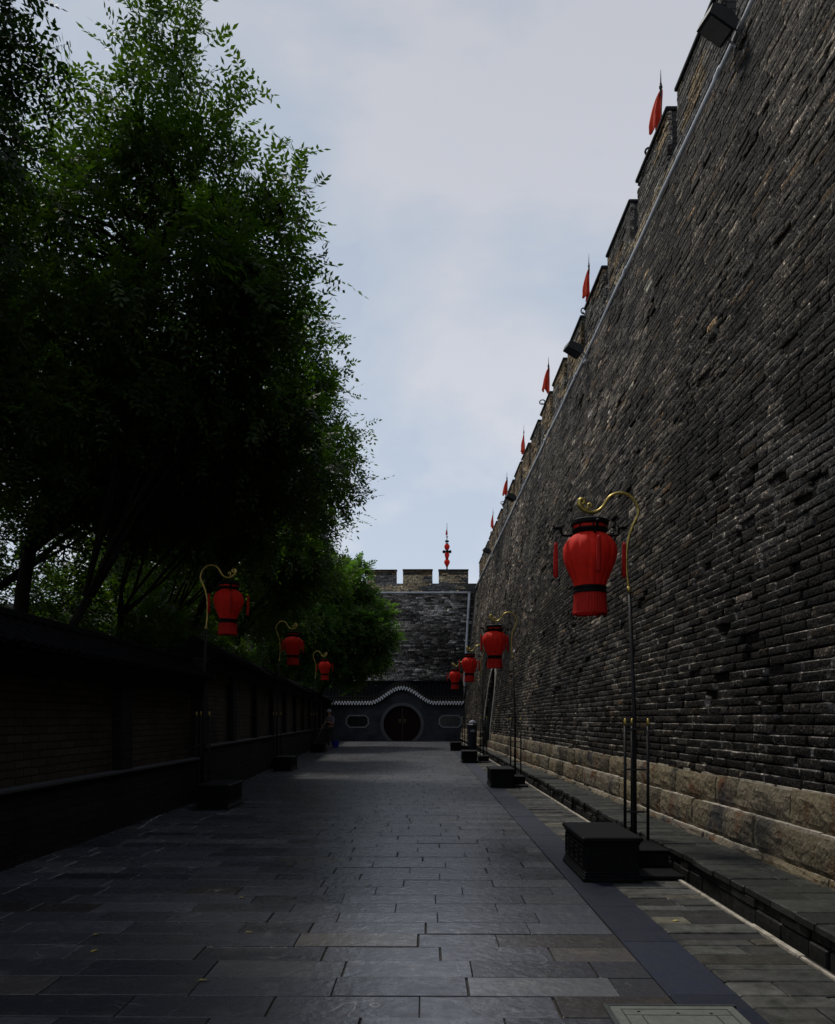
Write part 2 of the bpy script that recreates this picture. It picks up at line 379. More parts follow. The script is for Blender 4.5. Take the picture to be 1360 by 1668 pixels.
# raised ledge along the wall: riser of thin stones and a paved top
lg = MB(); y = -3.0
while y < 41:
    h = rnd.uniform(.16, .42); g = rnd.uniform(.6, 1.3)*.018
    zz = 0
    for (za, zb) in ((-.05, .062), (.066, .128)):
        j = rnd.uniform(-.012, .012); lg.box(2.062+j, 2.3, y, y+h-.008, za, zb, (g*.9, g*.88, g*.85), ch=.008)
    y += h
y = -3.0
while y < 41:
    h = rnd.uniform(.2, .34); x = 2.035+rnd.uniform(-.015, .015); xe = max(wall_x(y)+.15, x+.1)
    while x < xe:
        x1 = min(x+rnd.uniform(.25, .5), xe); g = rnd.uniform(.5, 1.5)*.028
        lg.box(x, x1-rnd.uniform(.003, .009), y, y+h-rnd.uniform(.004, .010), .132, .180+rnd.uniform(-.005, .005), (g*.95, g*1.0, g*.9), ch=.007); x = x1
    y += h
tag(lg.build('kerb_ledge', M_old), kind='structure')

# ================================================================ brick faces
def brick_face(name, origin, U, Nrm, u0, u1, v0, v1, batter, mat_, parent, bl=.36, bh=.078, seed=1, skip=None, colfn=None, fine=None, rough=1.0, z_off=0):
    """courses of separate weathered bricks as one relief surface.  P = origin + U*u + Z*v - Nrm*(batter*v) + Nrm*d"""
    r = np.random.RandomState(seed); us = []; vs = []; ls = []; hs = []
    v = v0; k = 0
    while v < v1-.01:
        u = u0 - (bl*.5 if k % 2 else 0) - r.rand()*.12
        n = int((u1-u)/bl)+3; wd = bl*(1+r.uniform(-.22, .22, n)); short = r.rand(n) < .18; wd[short] *= .5
        uu = u+np.concatenate([[0], np.cumsum(wd)[:-1]])
        us.append(uu); ls.append(wd); vs.append(np.full(n, v)); hs.append(np.full(n, min(bh, v1-v))); v += bh; k += 1
    us = np.concatenate(us); ls = np.concatenate(ls); vs = np.concatenate(vs); hs = np.concatenate(hs)
    a = np.maximum(us, u0); b = np.minimum(us+ls, u1); keep = (b-a) > .03
    us = a[keep]; ls = (b-a)[keep]; vs = vs[keep]; hs = hs[keep]
    if skip is not None:
        m = ~skip(us+ls/2, vs+hs/2); us = us[m]; ls = ls[m]; vs = vs[m]; hs = hs[m]
    ero = fbm(us*.45, vs*.7, seed+3); ero = np.clip((ero-.50)*4, 0, 1)
    prot = r.normal(0, .0045, len(us))*(1+1.3*ero)*rough - ero*.012*rough
    loose = (r.rand(len(us)) < .006+.03*ero); prot[loose] -= r.uniform(.02, .055, loose.sum())*min(rough, 1)
    hole = fbm(us*1.3, vs*2.2, seed+9, 2) > .80; prot[hole] -= .05; prot = np.maximum(prot, -.044)
    order = [us < (fine if fine is not None else -1e9), us >= (fine if fine is not None else -1e9)]
    allV = []; allF = []; allC = []; base = 0
    for lod, msk in enumerate(order):
        if not msk.any(): continue
        u = us[msk]; l = ls[msk]; vv = vs[msk]; h = hs[msk]; p = prot[msk]; e = ero[msk]; n = len(u)
        if lod == 0: gu = np.array([0, 0, .06, .36, .66, .94, 1, 1]); gv = np.array([0, 0, .2, .55, .85, 1, 1])
        else: gu = np.array([0, 0, .5, 1, 1]); gv = np.array([0, 0, .5, 1, 1])
        du = np.zeros(len(gu)); du[[0, -1]] = -.07; dv = np.zeros(len(gv)); dv[[0, -1]] = -.07
        if lod == 0: du[[1, -2]] = -.007; dv[[1, -2]] = -.006
        gap = r.uniform(.006, .013, n)
        GU = u[:, None]+gap[:, None]/2+(l-gap)[:, None]*gu[None]; GV = vv[:, None]+gap[:, None]/2+(h-gap)[:, None]*gv[None]
        nu, nv = len(gu), len(gv)
        PU = np.repeat(GU[:, None, :], nv, 1); PV = np.repeat(GV[:, :, None], nu, 2)
        D = np.minimum(du[None, None, :], dv[None, :, None]) + p[:, None, None]
        inner = (D > p[:, None, None]-.03)
        D = D + inner*((fbm(PU*11, PV*16, seed+20, 3)-.5)*(.018+.040*e[:, None, None])*rough)
        PU = PU + r.normal(0, .0022, PU.shape)*inner*(1+e[:, None, None]); PV = PV + r.normal(0, .0016, PV.shape)*inner*(1+e[:, None, None])
        X = np.empty(PU.shape+(3,)); o = np.array(origin); Ud = np.array(U); Nd = np.array(Nrm)
        X[:] = o; X += PU[..., None]*Ud; X[..., 2] += PV
        # each course stands upright and steps back from the one below
        back = (vv[:, None, None]-v0)*batter
        X += (D-back)[..., None]*Nd
        V = X.reshape(-1, 3); per = nu*nv
        ii = np.arange(nu-1); jj = np.arange(nv-1); q = (jj[:, None]*nu+ii[None]).ravel()
        quad = np.stack([q, q+1, q+nu+1, q+nu], 1)
        Fq = (quad[None]+(np.arange(n)*per)[:, None, None]).reshape(-1, 4)
        c = colfn(u, vv, e, r)
        allV.append(V); allF.append(Fq+base); cv = np.repeat(c[:, None], per, 1).reshape(n, nv, nu, 3)
        lime_lit_edge = (r.rand(n) < .22+.6*(fbm(u*.6, vv*1.0, seed+40, 3) > .48)); rim = np.zeros((nv, nu), bool)
        if lod == 0: rim[:, [0, 1, -2, -1]] = 1; rim[[0, 1, -2, -1], :] = 1
        else: rim[:, [0, -1]] = 1; rim[[0, -1], :] = 1
        patch = (fbm(PU*5, PV*9, seed+60, 2) > .46) & rim[None] & lime_lit_edge[:, None, None]
        cv[patch] = np.clip(cv[patch]*.4+np.array([.27, .25, .22])*r.uniform(.4, 1.2, (patch.sum(), 1)), 0, .6)
        allC.append(cv.reshape(-1, 3)); base += len(V)
    return np_mesh(name, np.concatenate(allV), np.concatenate(allF), mat_, parent, np.concatenate(allC))

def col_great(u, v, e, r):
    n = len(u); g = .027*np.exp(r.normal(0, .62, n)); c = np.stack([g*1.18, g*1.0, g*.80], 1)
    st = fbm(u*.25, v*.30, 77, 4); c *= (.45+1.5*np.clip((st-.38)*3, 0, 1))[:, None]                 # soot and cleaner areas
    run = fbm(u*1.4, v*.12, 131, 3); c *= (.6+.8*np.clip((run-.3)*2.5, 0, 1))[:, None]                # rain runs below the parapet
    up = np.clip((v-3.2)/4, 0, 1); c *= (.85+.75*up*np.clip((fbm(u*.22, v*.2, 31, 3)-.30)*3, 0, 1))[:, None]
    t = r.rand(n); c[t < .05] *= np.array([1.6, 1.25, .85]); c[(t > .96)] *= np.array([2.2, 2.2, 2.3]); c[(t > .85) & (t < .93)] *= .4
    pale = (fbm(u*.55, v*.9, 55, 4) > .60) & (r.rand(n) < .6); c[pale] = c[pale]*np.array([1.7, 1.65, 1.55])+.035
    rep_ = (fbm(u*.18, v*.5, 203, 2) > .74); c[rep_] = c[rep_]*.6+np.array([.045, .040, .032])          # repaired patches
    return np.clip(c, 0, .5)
def col_tan(u, v, e, r):
    n = len(u); g = .24*np.exp(r.normal(0, .25, n)); c = np.stack([g*1.22, g*1.0, g*.66], 1)
    m = fbm(u*.8, v*1.6, 66, 3) > .52; k = g[m]*.45; c[m] = np.stack([k*1.0, k*.98, k*.95], 1)
    return c
def col_merlon(u, v, e, r):
    n = len(u); g = .085*np.exp(r.normal(0, .35, n)); c = np.stack([g*1.08, g*1.0, g*.85], 1)
    m = fbm(u*.7, v*1.5, 44, 3) > .55; c[m] *= np.array([1.9, 1.5, 1.0]); t = r.rand(n); c[t < .1] *= 1.8
    return c

# ================================================================ the great wall on the right
BAT = .118; V_TOP = 9.15; AY0, AY1, AH = 30.3, 33.2, 3.25
gw = empty('city_wall', (wall_x(0), 0, 0), label='high battered grey brick city wall with battlements rising along the whole right side of the path', cat='city wall')
gw.location = (0, 0, 0)
sl = math.atan(.0150); Ud = (-math.sin(sl), math.cos(sl), 0); Nd = (-math.cos(sl), -math.sin(sl), 0)
O = (2.66+.10, 0, 0)      # brick plane stands 10 cm behind the plinth face
def arch_skip(u, v):
    t = np.clip((v-1.9)/(AH-1.9), 0, 1); half = (AY1-AY0)/2*np.sqrt(np.clip(1-t**2, 0, 1))
    return (v < AH) & (np.abs(u-(AY0+AY1)/2) < half)
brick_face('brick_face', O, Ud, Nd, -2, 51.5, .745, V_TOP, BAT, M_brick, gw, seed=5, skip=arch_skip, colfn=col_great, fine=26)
def wp(u, v, d=0):   # point on the wall plane (d outwards)
    k = d-(max(v-.745, 0))*BAT
    return (O[0]+Ud[0]*u+Nd[0]*k, Ud[1]*u+Nd[1]*k, v)
mo = MB()   # mortar skin behind the bricks, split round the arch, then the solid core
def wquad(mb, ua, ub, va, vb, d): mb.add([wp(ua, va, d), wp(ub, va, d), wp(ub, vb, d), wp(ua, vb, d)], [(0, 1, 2, 3)])
for (a, b, p, q) in ((-12, AY0, .5, V_TOP), (AY1, 52, .5, V_TOP), (AY0, AY1, AH, V_TOP)): wquad(mo, a, b, p, q, -.050)
for i in range(10):       # spandrels above the arch
    va = 1.9+(AH-1.9)*i/10; vb = 1.9+(AH-1.9)*(i+1)/10; ym = (AY0+AY1)/2; hh = (AY1-AY0)/2*math.sqrt(1-(i/10)**2)-.0
    wquad(mo, AY0, ym-hh+.05, va, vb, -.050) if hh < (AY1-AY0)/2-.06 else None
    wquad(mo, ym+hh-.05, AY1, va, vb, -.050) if hh < (AY1-AY0)/2-.06 else None
mo.build('mortar', M_mortar, gw, fix=False)
co = MB()
co.add([wp(-12, V_TOP, .0), wp(52, V_TOP, .0), wp(52, V_TOP, -9), wp(-12, V_TOP, -9), wp(-12, 0, -9.5), wp(52, 0, -9.5), wp(-12, .0, -.3), wp(-12, V_TOP, -.03)],
       [(0, 1, 2, 3), (3, 2, 5, 4), (6, 7, 3, 4)])
co.build('rampart_top', M_coping, gw, fix=False)
# arched passage
ar = MB(); ym = (AY0+AY1)/2; n = 14; ring = []
prof = [(AY0, 0.0), (AY0, 1.0), (AY0, 1.9)]
for i in range(1, n): a = math.pi*(1-i/n); prof.append((ym+(AY1-AY0)/2*math.cos(a), 1.9+(AH-1.9)*math.sin(a)))
prof += [(AY1, 1.9), (AY1, 1.0), (AY1, 0)]
vs = []; fs = []
for (u, v) in prof: vs += [wp(u, v, -.01), wp(u, v, -4.5)]
for i in range(len(prof)-1): fs.append((2*i, 2*i+1, 2*i+3, 2*i+2))
ar.add(vs, fs); ar.add([wp(AY0-.2, 0, -4.5), wp(AY1+.2, 0, -4.5), wp(AY1+.2, 3.5, -4.5), wp(AY0-.2, 3.5, -4.5)], [(0, 1, 2, 3)])
ar.build('passage', M_tunnel, gw, fix=False)
tr = MB()   # stone surround
for i in range(len(prof)-1):
    (u0_, v0_), (u1_, v1_) = prof[i], prof[i+1]
    def outp(u, v): 
        k = .20; cy, cz = ym, min(v, 1.9); dx, dz = u-cy, v-cz; q = math.hypot(dx, dz); return (u+dx/q*k, v+dz/q*k)
    a, b = outp(u0_, v0_), outp(u1_, v1_)
    pts = [(u0_, v0_), (u1_, v1_), b, a]
    tr.add([wp(u, v, .03) for u, v in pts]+[wp(u, v, -.1) for u, v in pts], [(0, 1, 2, 3), (4, 7, 6, 5), (0, 4, 5, 1), (1, 5, 6, 2), (2, 6, 7, 3), (3, 7, 4, 0)])
tr.build('arch_surround', mat('pale_arch_stone', (.24, .22, .19), (.12, .11, .10), scale=6, rough=.9, bump=.6), gw)
# granite plinth: footing strip and two courses of blocks
pl = MB()
Mw = Matrix(((Ud[0], -Nd[0], 0, 2.66), (Ud[1], -Nd[1], 0, 0), (0, 0, 1, 0), (0, 0, 0, 1)))   # local x = along, y = into the wall
def block(u0_, u1_, v0_, v1_, face, col, ch, seed):
    """rough-hewn block: front face grid bulged and chipped"""
    nx, nz = max(3, int((u1_-u0_)/.09)), 5; vs = []; r = random.Random(seed)
    for j in range(nz+1):
        for i in range(nx+1):
            a, b = i/nx, j/nz; e = min(a, 1-a)*(u1_-u0_); f = min(b, 1-b)*(v1_-v0_)
            d = -ch*max(0, 1-e/.03)-ch*max(0, 1-f/.03)+r.uniform(-.007, .007)+.012*math.sin(math.pi*a)*math.sin(math.pi*b)
            vs.append((u0_+(u1_-u0_)*a+r.uniform(-.004, .004)*(0 < i < nx), -face-d, v0_+(v1_-v0_)*b+(r.uniform(-.004, .006) if 0 < b < 1 or 1 else 0)))
    fs = [(j*(nx+1)+i, j*(nx+1)+i+1, (j+1)*(nx+1)+i+1, (j+1)*(nx+1)+i) for j in range(nz) for i in range(nx)]
    k = len(vs)
    for i in range(nx+1): x, yy, z = vs[nz*(nx+1)+i]; vs.append((x, .25, z))
    fs += [(nz*(nx+1)+i, nz*(nx+1)+i+1, k+i+1, k+i) for i in range(nx)]
    k2 = len(vs)
    for j in range(nz+1):
        for e in (0, nx): x, yy, z = vs[j*(nx+1)+e]; vs.append((x, .2, z))
    for j in range(nz):
        fs.append((j*(nx+1), (j+1)*(nx+1), k2+2*j+2, k2+2*j)); fs.append((j*(nx+1)+nx, k2+2*j+1, k2+2*j+3, (j+1)*(nx+1)+nx))
    pl.add([tuple(Mw @ Vector(p)) for p in vs], fs, col)
sdn = 0
for (za, zb, face, lo, hi) in ((.12, .225, .035, .7, 1.3), (.222, .485, 0, .45, 1.05), (.49, .745, -.055, .5, 1.15)):
    u = -2.5
    while u < 51:
        l = rnd.uniform(lo, hi); ua, ub = u, min(u+l, 51.2); sdn += 1
        if not (ub > AY0-.1 and ua < AY1+.1):
            g = rnd.uniform(.6, 1.3)*.155; wm = rnd.random()
            block(ua+.004, ub-.006, za+rnd.uniform(-.008, .0), zb+rnd.uniform(-.012, .004), face+rnd.uniform(-.012, .012), (g*1.14, g*(.98-.04*wm), g*(.76-.16*wm)), .012, sdn)
        u += l
pl.build('granite_plinth', M_granite, gw)
lime_lit_edge = MB()  # broken pale strips painting the top-lit rim of each plinth step
for (z, d0, d1) in ((.226, .006, -.04), (.487, -.035, -.10), (.748, -.10, -.18)):
    u = -2
    while u < 51:
        l = rnd.uniform(.15, .6)
        if rnd.random() < .85 and not (u+l > AY0 and u < AY1):
            lime_lit_edge.box(u, u+l, -d0+rnd.uniform(-.006, .004), -d1, z-.02, z+rnd.uniform(.001, .010), ch=.003, M=Mw)
        u += l+rnd.uniform(0, .05)
lime_lit_edge.build('lit_step_rim', M_pale_mortar, gw)
# parapet: tan course band, merlons, coping
X_SET = -.14; PB = V_TOP+.0; PN = V_TOP+.62; PT = V_TOP+1.50
def pp(u, v, d): k = d-(V_TOP-.745)*BAT; return (O[0]+Ud[0]*u+Nd[0]*k, Ud[1]*u+Nd[1]*k, v)
Op = pp(0, 0, X_SET); Op = (Op[0], Op[1], 0)
brick_face('parapet', Op, Ud, Nd, -2, 51.8, PB, PN, 0, M_brick, gw, seed=8, colfn=col_tan, fine=18, rough=.7)
def pbox(mb, u0_, u1_, v0_, v1_, d0, d1, ch=0):
    Mx = Matrix(((Ud[0], -Nd[0], 0, Op[0]), (Ud[1], -Nd[1], 0, Op[1]), (0, 0, 1, 0), (0, 0, 0, 1)))
    mb.box(u0_, u1_, d0, d1, v0_, v1_, ch=ch, M=Mx)
pc = MB(); pbox(pc, -8, 51.8, PB-.05, PN-.004, .022, .45); pc.build('parapet_core', M_merlon, gw)
MP, ML = 2.2, 1.76
ends = []; k0 = 12.3
starts = [k0 - ML - MP*i for i in range(5)] + [k0+.44+MP*i for i in range(18)]
starts = sorted(s for s in starts if s > -1.5 and s+ML < 51.6)
for i, s in enumerate(starts):
    s += rnd.uniform(-.03, .03); top = PT+rnd.uniform(-.03, .03); e = s+ML+rnd.uniform(-.04, .04)
    brick_face('merlon', Op, Ud, Nd, s, e, PN, top-.06, 0, M_brick, gw, seed=100+i, colfn=col_merlon, fine=18, rough=.8)
    m = MB(); pbox(m, s+.012, e-.012, PN, top-.062, .03, .45); m.build('merlon_core', M_merlon, gw)
    m = MB(); pbox(m, s-.02, e+.02, top-.06, top, -.035, .50, ch=.012); m.build('coping', M_coping, gw)

# ================================================================ far wall closing the lane
FY = 51.0; fw = empty('far_city_wall', label='far grey brick rampart with tan battlements closing the end of the lane above the gate', cat='rampart')
OF = (0, FY, 0); UF = (1, 0, 0); NF = (0, -1, 0)
def col_far(u, v, e, r):
    n = len(u); g = .11*np.exp(r.normal(0, .55, n)); c = np.stack([g*1.06, g*1.0, g*.93], 1)
    st = fbm(u*.35, v*.6, 91, 4); c *= (.35+1.5*np.clip((st-.3)*2.2, 0, 1))[:, None]
    pale = fbm(u*.5, v*3.5, 52, 3) > .62; c[pale] *= np.array([2.0, 1.95, 1.9]); c[v > 7.8] *= 1.35
    return np.clip(c, 0, .5)
brick_face('brick_face', OF, UF, NF, -14, 3.2, .0, V_TOP, .09, M_brick, fw, seed=15, colfn=col_far, bl=.40, bh=.10)
m = MB(); m.add([(-16, FY+.03, 0), (4, FY+.03, 0), (4, FY+.03+.09*V_TOP, V_TOP), (-16, FY+.03+.09*V_TOP, V_TOP)], [(0, 1, 2, 3)])
m.add([(-16, FY+.8, V_TOP+.002), (6, FY+.8, V_TOP+.002), (6, FY+9, V_TOP+.002), (-16, FY+9, V_TOP+.002)], [(0, 1, 2, 3)]); m.build('mortar', M_mortar, fw, fix=False)
FP = FY+.09*V_TOP+.06
brick_face('parapet', (0, FP, 0), UF, NF, -14, 3.2, V_TOP, PN, 0, M_brick, fw, seed=16, colfn=lambda u, v, e_, r: col_tan(u, v, e_, r)*1.4, bl=.38, bh=.09)
m = MB(); m.box(-14, 3.3, FP+.025, FP+.45, V_TOP-.1, PN-.004); m.build('parapet_core', M_merlon, fw)
x = 2.92-.44-1.85
k = 0
fm = []
xx = (755-695)/F*FP - 1.86 + .3
xs = [xx-2.24*i for i in range(7)]
for i, s in enumerate(xs):
    e = s+1.86; top = PT+.01*rnd.uniform(-2, 2)
    brick_face('merlon', (0, FP, 0), UF, NF, s, e, PN, top-.06, 0, M_brick, fw, seed=200+i, colfn=(lambda u, v, e_, r: np.where((v > PN+.5)[:, None], col_merlon(u, v, e_, r)*.6, col_tan(u, v, e_, r)*1.35)), bl=.38, bh=.09)
    m = MB(); m.box(s+.012, e-.012, FP+.03, FP+.45, PN, top-.062); m.build('merlon_core', M_merlon, fw)
    m = MB(); m.box(s-.02, e+.02, FP-.03, FP+.5, top-.06, top, ch=.012); m.build('coping', M_coping, fw)
m = MB()
for px in (668, 727): q = (px-695)/F*FP; m.box(q-.09, q+.09, FP-.03, FP+.02, V_TOP+.06, V_TOP+.24)
m.build('drain_hole', M_dark, fw)

# ================================================================ pipes
def pipe(name, pts, r, label, brackets):
    t = empty(name, label=label, cat='pipe')
    m = MB(); m.tube(pts, r, 10); m.build('pipe_run', M_pipe, t, smooth=True)
    for a_, b_ in list(zip(pts, pts[1:]))[1::3]:
        a_, b_ = Vector(a_), Vector(b_); m = MB(); m.tube([a_.lerp(b_, .44), a_.lerp(b_, .56)], r*1.22, 10); m.build('coupling', M_pipe, t, smooth=True)
    for (a, b) in brackets: m = MB(); m.tube([a, b], .016, 6); m.build('bracket', M_blackmetal, t)
    return t
PU = [(u) for u in np.arange(-1, 51.2, 1.5)]
pr = [pp(u, V_TOP+.06+.020*math.sin(u*1.7)+.012*math.sin(u*4.1), -.02+.05*max(0, u-15)/36) for u in PU]
pipe('steel_rail_pipe', pr, .05, 'long grey steel pipe carried under the battlements of the right-hand wall', [(pp(u, V_TOP+.02, .0), pp(u, V_TOP-.07, -.05)) for u in PU[::2]])
fy = FY+.09*(V_TOP)-.20
pipe('steel_rail_pipe', [(-12+i*1.3, fy, V_TOP+.0) for i in range(12)]+[(pp(51, 0, .2)[0]-.05, fy, V_TOP)], .065, 'grey steel pipe running level under the far rampart battlements', [((-11+i*2, fy+.02, V_TOP), (-11+i*2, fy+.3, V_TOP-.06)) for i in range(7)])
cx = lambda v: (wp(50.6, v, .16)[0]+wp(50.6, 6.5, .16)[0])/2
pipe('steel_downpipe', [(cx(v)-.02, FY+.09*v-.22, v) for v in (9.1, 8, 7, 6, 5, 4, 3, 2, .2)], .085, 'grey blue downpipe in the corner where the two high walls meet', [((cx(v), FY+.09*v-.2, v), (cx(v), FY+.09*v+.1, v)) for v in (8.5, 6, 3.5)])

# ================================================================ floodlights on the wall top
def floodlight(px, py, Z, label, size=1.0, first=None):
    y = pp_y = None
    # solve distance so that the lamp at height Z projects to pixel row py
    y = (Z-1.25)*F/(1172-py); x = (px-695)/F*y
    if first is None:
        t = empty('floodlight'); b = MB()
        # shallow wedge housing, glass side up the wall
        prof_ = [(-.25, -.10), (.22, -.13), (.25, -.09), (.25, .05), (.10, .12), (-.18, .10), (-.25, .05)]
        b.prism([(a, z) for a, z in prof_], -.20, .20, 'y'); b.build('housing', M_lampbody, t)
        g = MB(); g.box(-.19, .17, -.17, .17, -.1, .112, ch=.01); 
        g = MB(); g.add([(-.20, -.17, -.122), (.19, -.17, -.146), (.19, .17, -.146), (-.20, .17, -.122), (-.20, -.17, -.108), (.19, -.17, -.132), (.19, .17, -.132), (-.20, .17, -.108)], [(3, 2, 1, 0), (4, 5, 6, 7), (0, 1, 5, 4), (1, 2, 6, 5), (2, 3, 7, 6), (3, 0, 4, 7)]); g.build('glass', M_lens, t)
        k = MB(); k.tube([(.22, -.1, 0), (.36, -.1, -.05), (.46, -.02, -.16)], .018, 6); k.tube([(.22, .1, 0), (.36, .1, -.05), (.46, .02, -.16)], .018, 6); k.box(.43, .49, -.08, .08, -.22, -.10); k.build('bracket', M_pipe, t)
    else: t = copy_tree(first)
    t.location = (x, y, Z); t.scale = (size,)*3; t.rotation_euler = (0, R(22), R(12))
    return tag(t, label, 'floodlight', 'floodlights bracketed to the rail under the battlements')
fl = floodlight(1168, 44, 9.30, 'largest and nearest dark floodlight, at the top right over the wall', .72)
floodlight(934, 570, 9.22, 'dark floodlight second from the camera, between the second and third flags', .72, fl)
floodlight(832, 810, 9.22, 'dark floodlight third from the camera, just below the fifth flag', .72, fl)
floodlight(793, 897, 9.22, 'farthest and smallest dark floodlight near the end of the right wall', .72, fl)

# ================================================================ flags on the rampart
def flagpole(px, py, label, first=None, rz=0):
    X = 4.5 if False else None
    rel = px-672; y = F*4.55/rel; x = (px-695)/F*y; ztop = 1.25+(1172-py)/F*y
    if first is None:
        t = empty('flagpole')
        m = MB(); m.tube([(0, 0, -3.6), (0, 0, -.25)], .018, 8); m.tube([(0, 0, -.25), (0, 0, 0)], [.012, .003], 6); m.lathe([(.005, -.38), (.028, -.34), (.028, -.30), (.005, -.26)], 8); m.build('pole', M_blackmetal, t)
        # limp cloth: narrow at the head, folds spreading towards the hem
        nu, nv = 15, 18; vs = []; r = random.Random(3)
        for j in range(nv+1):
            b = j/nv
            for i in range(nu+1):
                a = i/nu; wdt = .03+.30*(b**.8)*(1-.35*b)
                xx_ = -a*wdt*(.95)+.03; yy = .09*b*math.sin(a*13+b*3)+.04*b*math.sin(a*29+b*5); zz = -.36-.88*b+.16*a*b-.05*math.sin(a*9)*b
                vs.append((xx_, yy, zz))
        nface = [(j*(nu+1)+i, j*(nu+1)+i+1, (j+1)*(nu+1)+i+1, (j+1)*(nu+1)+i) for j in range(nv) for i in range(nu)]
        f = MB(); f.add(vs, nface); fo = f.build('flag', M_flag, t, smooth=True, fix=False)
        sm = fo.modifiers.new('s', 'SOLIDIFY'); sm.thickness = .004
        k = MB(); k.tube([(0, 0, -1.62), (-.10, 0, -1.60), (-.165, 0, -1.56), (-.19, 0, -1.52)], .014, 6)
        k.tube([(-.17+.075*math.cos(a), 0, -1.50+.075*math.sin(a)) for a in np.linspace(0, 2*math.pi, 13)], .018, 6); k.build('scroll_bracket', M_blackmetal, t)
    else: t = copy_tree(first)
    t.location = (x, y, ztop); t.rotation_euler = (0, 0, rz); t.scale = (1+.3*math.sin(px), 1, 1)
    return tag(t, label, 'flag', 'limp red flags standing along the rampart')
fp = flagpole(1075, 117, 'limp orange red flag nearest the camera, highest on the rampart')
for px, py, lb, rz in ((958.5, 415, 'second limp red flag from the camera, above the second floodlight', .3), (893, 582, 'third red flag from the camera along the rampart', -.25),
                      (853, 692, 'fourth red flag from the camera, hanging very thin', .8), (825.5, 769, 'fifth red flag, blown out to the left above the third floodlight', -.1), (803, 826, 'farthest and faintest red flag on the right-hand rampart', .5)):
    flagpole(px, py, lb, fp, rz)

# ================================================================ lantern stand, lantern, pedestal
Z1 = 7.5; S = Z1/F; ZX = lambda x: (250*0 + 0)
def zp(zx, zy, px0=890):     # zoomed px of the close-up -> local metres (x from the pole, height)
    fx = 860+zx/5.44; fy_ = 780+zy/5.44
    return ((fx-1033)*S, 1.25+(1172-fy_)*S)
def make_stand():
    t = empty('lamp_stand')
    pole_pts = [(0, 0, .14), (0, 0, 1.3)]; gx, gz = zp(890, 990)
    m = MB(); m.tube([(0, 0, .14), (-.004, 0, 1.3), (gx+.004, 0, gz)], [.020, .018, .015], 10); m.build('pole', M_blackmetal, t, smooth=True)
    path = [(890, 990), (872, 850), (868, 720), (878, 570), (915, 440), (960, 345), (973, 285), (945, 210), (895, 155), (830, 130), (765, 138), (712, 172), (672, 232), (635, 275), (590, 298), (545, 300), (505, 285), (470, 258), (452, 232)]
    P = [Vector((zp(a, b)[0], 0, zp(a, b)[1])) for a, b in path]
    # smooth with Catmull-Rom
    Q = []
    for i in range(len(P)-1):
        p0, p1, p2, p3 = P[max(i-1, 0)], P[i], P[i+1], P[min(i+2, len(P)-1)]
        for k in range(4):
            s = k/4; Q.append(.5*((2*p1)+(-p0+p2)*s+(2*p0-5*p1+4*p2-p3)*s*s+(-p0+3*p1-3*p2+p3)*s**3))
    Q.append(P[-1]); nQ = len(Q); rad = [.013+.012*max(0, (i/nQ-.68)/.32) for i in range(nQ)]
    # big curl
    c = Q[-1]+Vector((.027, 0, .012)); 
    for k in range(1, 11): a = math.pi*1.0-k*.55; rr = .032*(1-k/14); Q.append(c+Vector((math.cos(a)*rr, 0, math.sin(a)*rr+.01))); rad.append(.022-.0008*k)
    g = MB(); g.tube(Q, rad, 10)
    b0 = Vector((zp(530, 285)[0], 0, zp(530, 285)[1])); cur = [b0]
    cc = Vector((zp(548, 243)[0], 0, zp(548, 243)[1]))
    for k in range(9): a = math.pi*1.15-k*.6; rr = .024*(1-k/13); cur.append(cc+Vector((math.cos(a)*rr, 0, math.sin(a)*rr)))
    g.tube(cur, [.016]+[.0125]*9, 8)
    g.tube([(0+gx, 0, gz-.02), (gx, 0, gz+.03)], .019, 10)
    g.tube([(zp(868, 715)[0], 0, zp(868, 718)[1]-.006), (zp(868, 715)[0], 0, zp(868, 718)[1]+.006)], .019, 10)
    g.build('crook', M_gold, t, smooth=True)
    for sx, sy in ((-.095, -.03), (.105, -.05), (.0, .10)):
        r = MB(); r.tube([(sx, sy, .14), (sx, sy, 1.20)], .014, 8); ro = r.build('guard_post', M_blackmetal, t, smooth=True)
        f = MB(); f.lathe([(.004, 1.198), (.017, 1.204), (.012, 1.22), (.017, 1.236), (.010, 1.25), (.002, 1.262)], 10, (sx, sy, 0)); f.build('finial', M_gold, ro, smooth=True)
    for z in (.42, .80, 1.16): m = MB(); m.tube([(-.095, -.03, z), (.105, -.05, z), (0, .10, z), (-.095, -.03, z)], .007 if z < 1 else .011, 6); m.build('tie_bar', M_blackmetal, t)
    b = MB(); b.box(-.20, .135, -1.02, .20, .0, .030, ch=.006); b.box(-.16, .125, -.62, .16, .030, .15, ch=.01); b.box(-.165, .13, -.63, .17, .15, .17, ch=.005); b.build('base_block', M_black, t)
    return t
